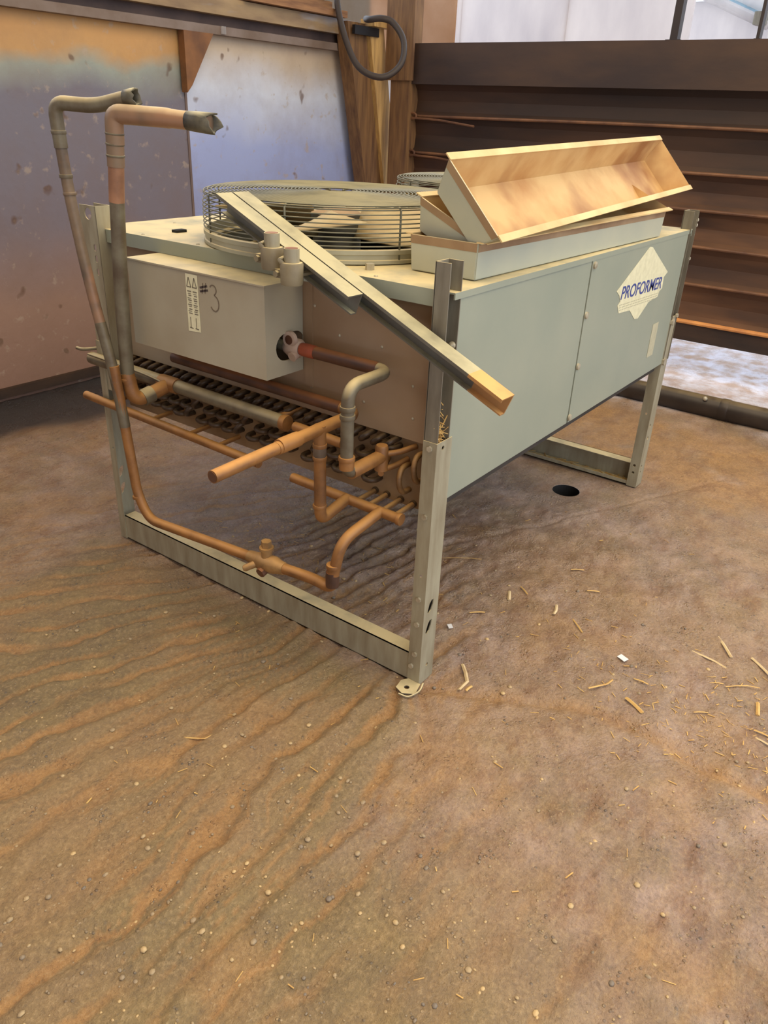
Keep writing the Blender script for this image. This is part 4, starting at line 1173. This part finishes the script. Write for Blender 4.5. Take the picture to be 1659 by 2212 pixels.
# ================================================================== STRAW AND SCRAPS
def straw_mesh(L_, w, bendv, name):
    mb = MB()
    pts = [(-L_ / 2, 0, 0), (-L_ / 6, bendv * 0.6, 0.002), (L_ / 6, bendv, 0.002), (L_ / 2, 0, 0)]
    n_ = len(pts)
    for p in pts:
        for sy, sz in ((-1, 0), (0, 0.6), (1, 0), (0, -0.4)):
            mb.v.append((p[0], p[1] + sy * w / 2, p[2] + sz * w / 2))
    for i in range(n_ - 1):
        for k in range(4):
            mb._f([(i * 4 + k, i * 4 + (k + 1) % 4, (i + 1) * 4 + (k + 1) % 4, (i + 1) * 4 + k)])
    mb._f([(3, 2, 1, 0), (12, 13, 14, 15)])
    return mb
straws = [  # x, y, length, width, bend, angle, kind, label
    (0.118, -0.075, 0.120, 0.010, 0.021, -2.69, 'straw_pale', 'pale bent straw strip on the floor just right of the near leg'),
    (0.086, -0.122, 0.028, 0.008, 0.0, 3.01, 'straw', 'short straw stub touching the bent pale strip'),
    (0.726, 0.282, 0.171, 0.003, 0.004, -0.94, 'straw', 'long thin straw lying right of the near leg under the side panel'),
    (0.447, 0.060, 0.054, 0.006, 0.0, -0.83, 'straw', 'short bright straw lying on the floor between the near leg and the drain'),
    (0.613, 0.025, 0.056, 0.010, 0.0, -2.69, 'straw_pale', 'wide pale straw chip standing out left of the scattered straw'),
    (0.628, -0.145, 0.059, 0.009, 0.004, -2.87, 'straw_pale', 'pale curved straw chip in the middle of the right floor'),
    (0.595, -0.241, 0.083, 0.005, 0.0, -2.30, 'straw', 'thin brownish straw lying aslant in the middle of the right floor'),
    (0.353, -0.424, 0.095, 0.006, -0.010, -0.47, 'straw', 'curved golden straw near the floor seam on the right'),
    (0.324, -0.539, 0.070, 0.011, 0.0, -2.07, 'straw', 'thick golden straw stalk lying below the floor seam'),
    (0.705, -0.647, 0.115, 0.008, 0.003, -1.74, 'straw_pale', 'long pale straw near the right edge, left one of a pair'),
    (0.801, -0.670, 0.109, 0.009, 0.0, -2.51, 'straw_pale', 'stout pale straw near the right edge, upper one of a pair'),
    (0.756, -0.800, 0.118, 0.009, 0.0, -2.29, 'straw_pale', 'pale straw running out of the right edge of the picture'),
    (0.620, -0.770, 0.105, 0.004, 0.006, -0.95, 'straw', 'long thin golden straw lying across the straw patch at the right edge'),
    (0.414, -0.881, 0.055, 0.006, 0.0, -1.80, 'straw_pale', 'pale straw at the right edge below the straw patch'),
    (0.555, -0.830, 0.060, 0.010, 0.0, -2.93, 'straw', 'short broad straw at the right edge of the straw patch'),
    (0.055, 1.300, 0.050, 0.006, 0.008, 0.47, 'straw', 'straw caught at the rail beside the left leg'),
    (-0.535, 0.351, 0.080, 0.005, -0.016, -0.72, 'straw', 'bent straw alone on the grooved floor in front of the rail'),
    (0.939, -0.092, 0.050, 0.006, 0.0, -0.94, 'straw', 'short straw on the floor below the middle of the side panel'),
    (0.832, -0.200, 0.045, 0.006, 0.0, -1.03, 'straw', 'small straw in the upper part of the right floor'),
    (0.596, -0.700, 0.042, 0.004, 0.0, -1.01, 'straw', 'small thin straw just left of the long golden one'),
    (0.424, -0.702, 0.042, 0.004, 0.0, -0.95, 'straw', 'small thin straw in the lower part of the straw patch'),
    (0.447, -0.868, 0.050, 0.006, 0.0, -1.64, 'straw', 'golden straw at the right edge, just above the pale one'),
    (0.446, -0.516, 0.045, 0.005, 0.0, -1.51, 'straw', 'small golden straw between the white scrap and the thick stalk'),
    (0.675, -0.002, 0.053, 0.005, 0.0, -2.19, 'straw', 'thin straw beside the wide pale chip'),
]
for x, y, L_, w, bv, an, mk, lb in straws:
    o = straw_mesh(L_, w * 1.15, bv, 'straw').build('straw_stalk', M[mk])
    o.location = (x, y, floor_z(x, y) + 0.004)
    o.rotation_euler = (0, 0, an)
    tag(o, lb, 'straw', 'straw stalks scattered on the floor')
scraps = [(0.306, 0.082, 0.022, -2.3, 'square white scrap on the floor right of the near leg'),
          (0.518, -0.430, 0.030, -1.95, 'white scrap lying among the straw on the right floor')]
for x, y, sz, an, lb in scraps:
    mb = MB(); mb.box(-sz / 2, sz / 2, -sz / 3, sz / 3, 0, 0.0015)
    o = mb.build('paper_scrap', M['paper']); o.location = (x, y, floor_z(x, y) + 0.004); o.rotation_euler = (0.06, 0, an)
    tag(o, lb, 'scrap', 'white scraps on the floor')
# fine chaff
mb = MB()
def bit(x, y, z, L_, w, an, tilt=0.0):
    mt = Matrix.Translation((x, y, z)) @ Matrix.Rotation(an, 4, 'Z') @ Matrix.Rotation(tilt, 4, 'Y')
    mb.box(-L_ / 2, L_ / 2, -w / 2, w / 2, 0, w * 0.6, mt)
for k in range(420):
    r_ = rnd.random()
    if r_ < 0.45:
        x = rnd.gauss(0.42, 0.16); y = rnd.gauss(-0.72, 0.22)
    elif r_ < 0.7:
        x = rnd.uniform(0.0, 0.6); y = rnd.uniform(0.25, 1.2)
    else:
        x = rnd.uniform(-1.2, 1.4); y = rnd.uniform(-1.0, 0.9)
    bit(x, y, floor_z(x, y) + 0.002, rnd.uniform(0.006, 0.028), rnd.uniform(0.0012, 0.003), rnd.uniform(0, 3.14))
o = mb.build('straw_chaff', M['straw']); tag(o, 'fine straw chaff strewn over the muddy floor', 'chaff', kind='stuff')
mb = MB()
for k in range(70):
    bit(rnd.uniform(1.812, 1.86), rnd.uniform(0.06, 0.9), 0.0075 + rnd.uniform(0, 0.006), rnd.uniform(0.02, 0.05), 0.003, rnd.gauss(1.57, 0.5), rnd.uniform(-0.1, 0.1))
o = mb.build('straw_litter', M['straw']); tag(o, 'loose straw lying in the rear base rail', 'straw litter', kind='stuff')
mb = MB()
for k in range(60):
    bit(rnd.uniform(0.015, 0.05), rnd.uniform(0.010, 0.034), 0.755 + abs(rnd.gauss(0, 0.045)), rnd.uniform(0.02, 0.04), 0.0022, rnd.uniform(0, 3.14), rnd.uniform(-0.9, 0.9))
o = mb.build('straw_tuft', M['straw']); tag(o, 'tuft of golden straw stuck in the near corner post', 'straw tuft', kind='stuff')
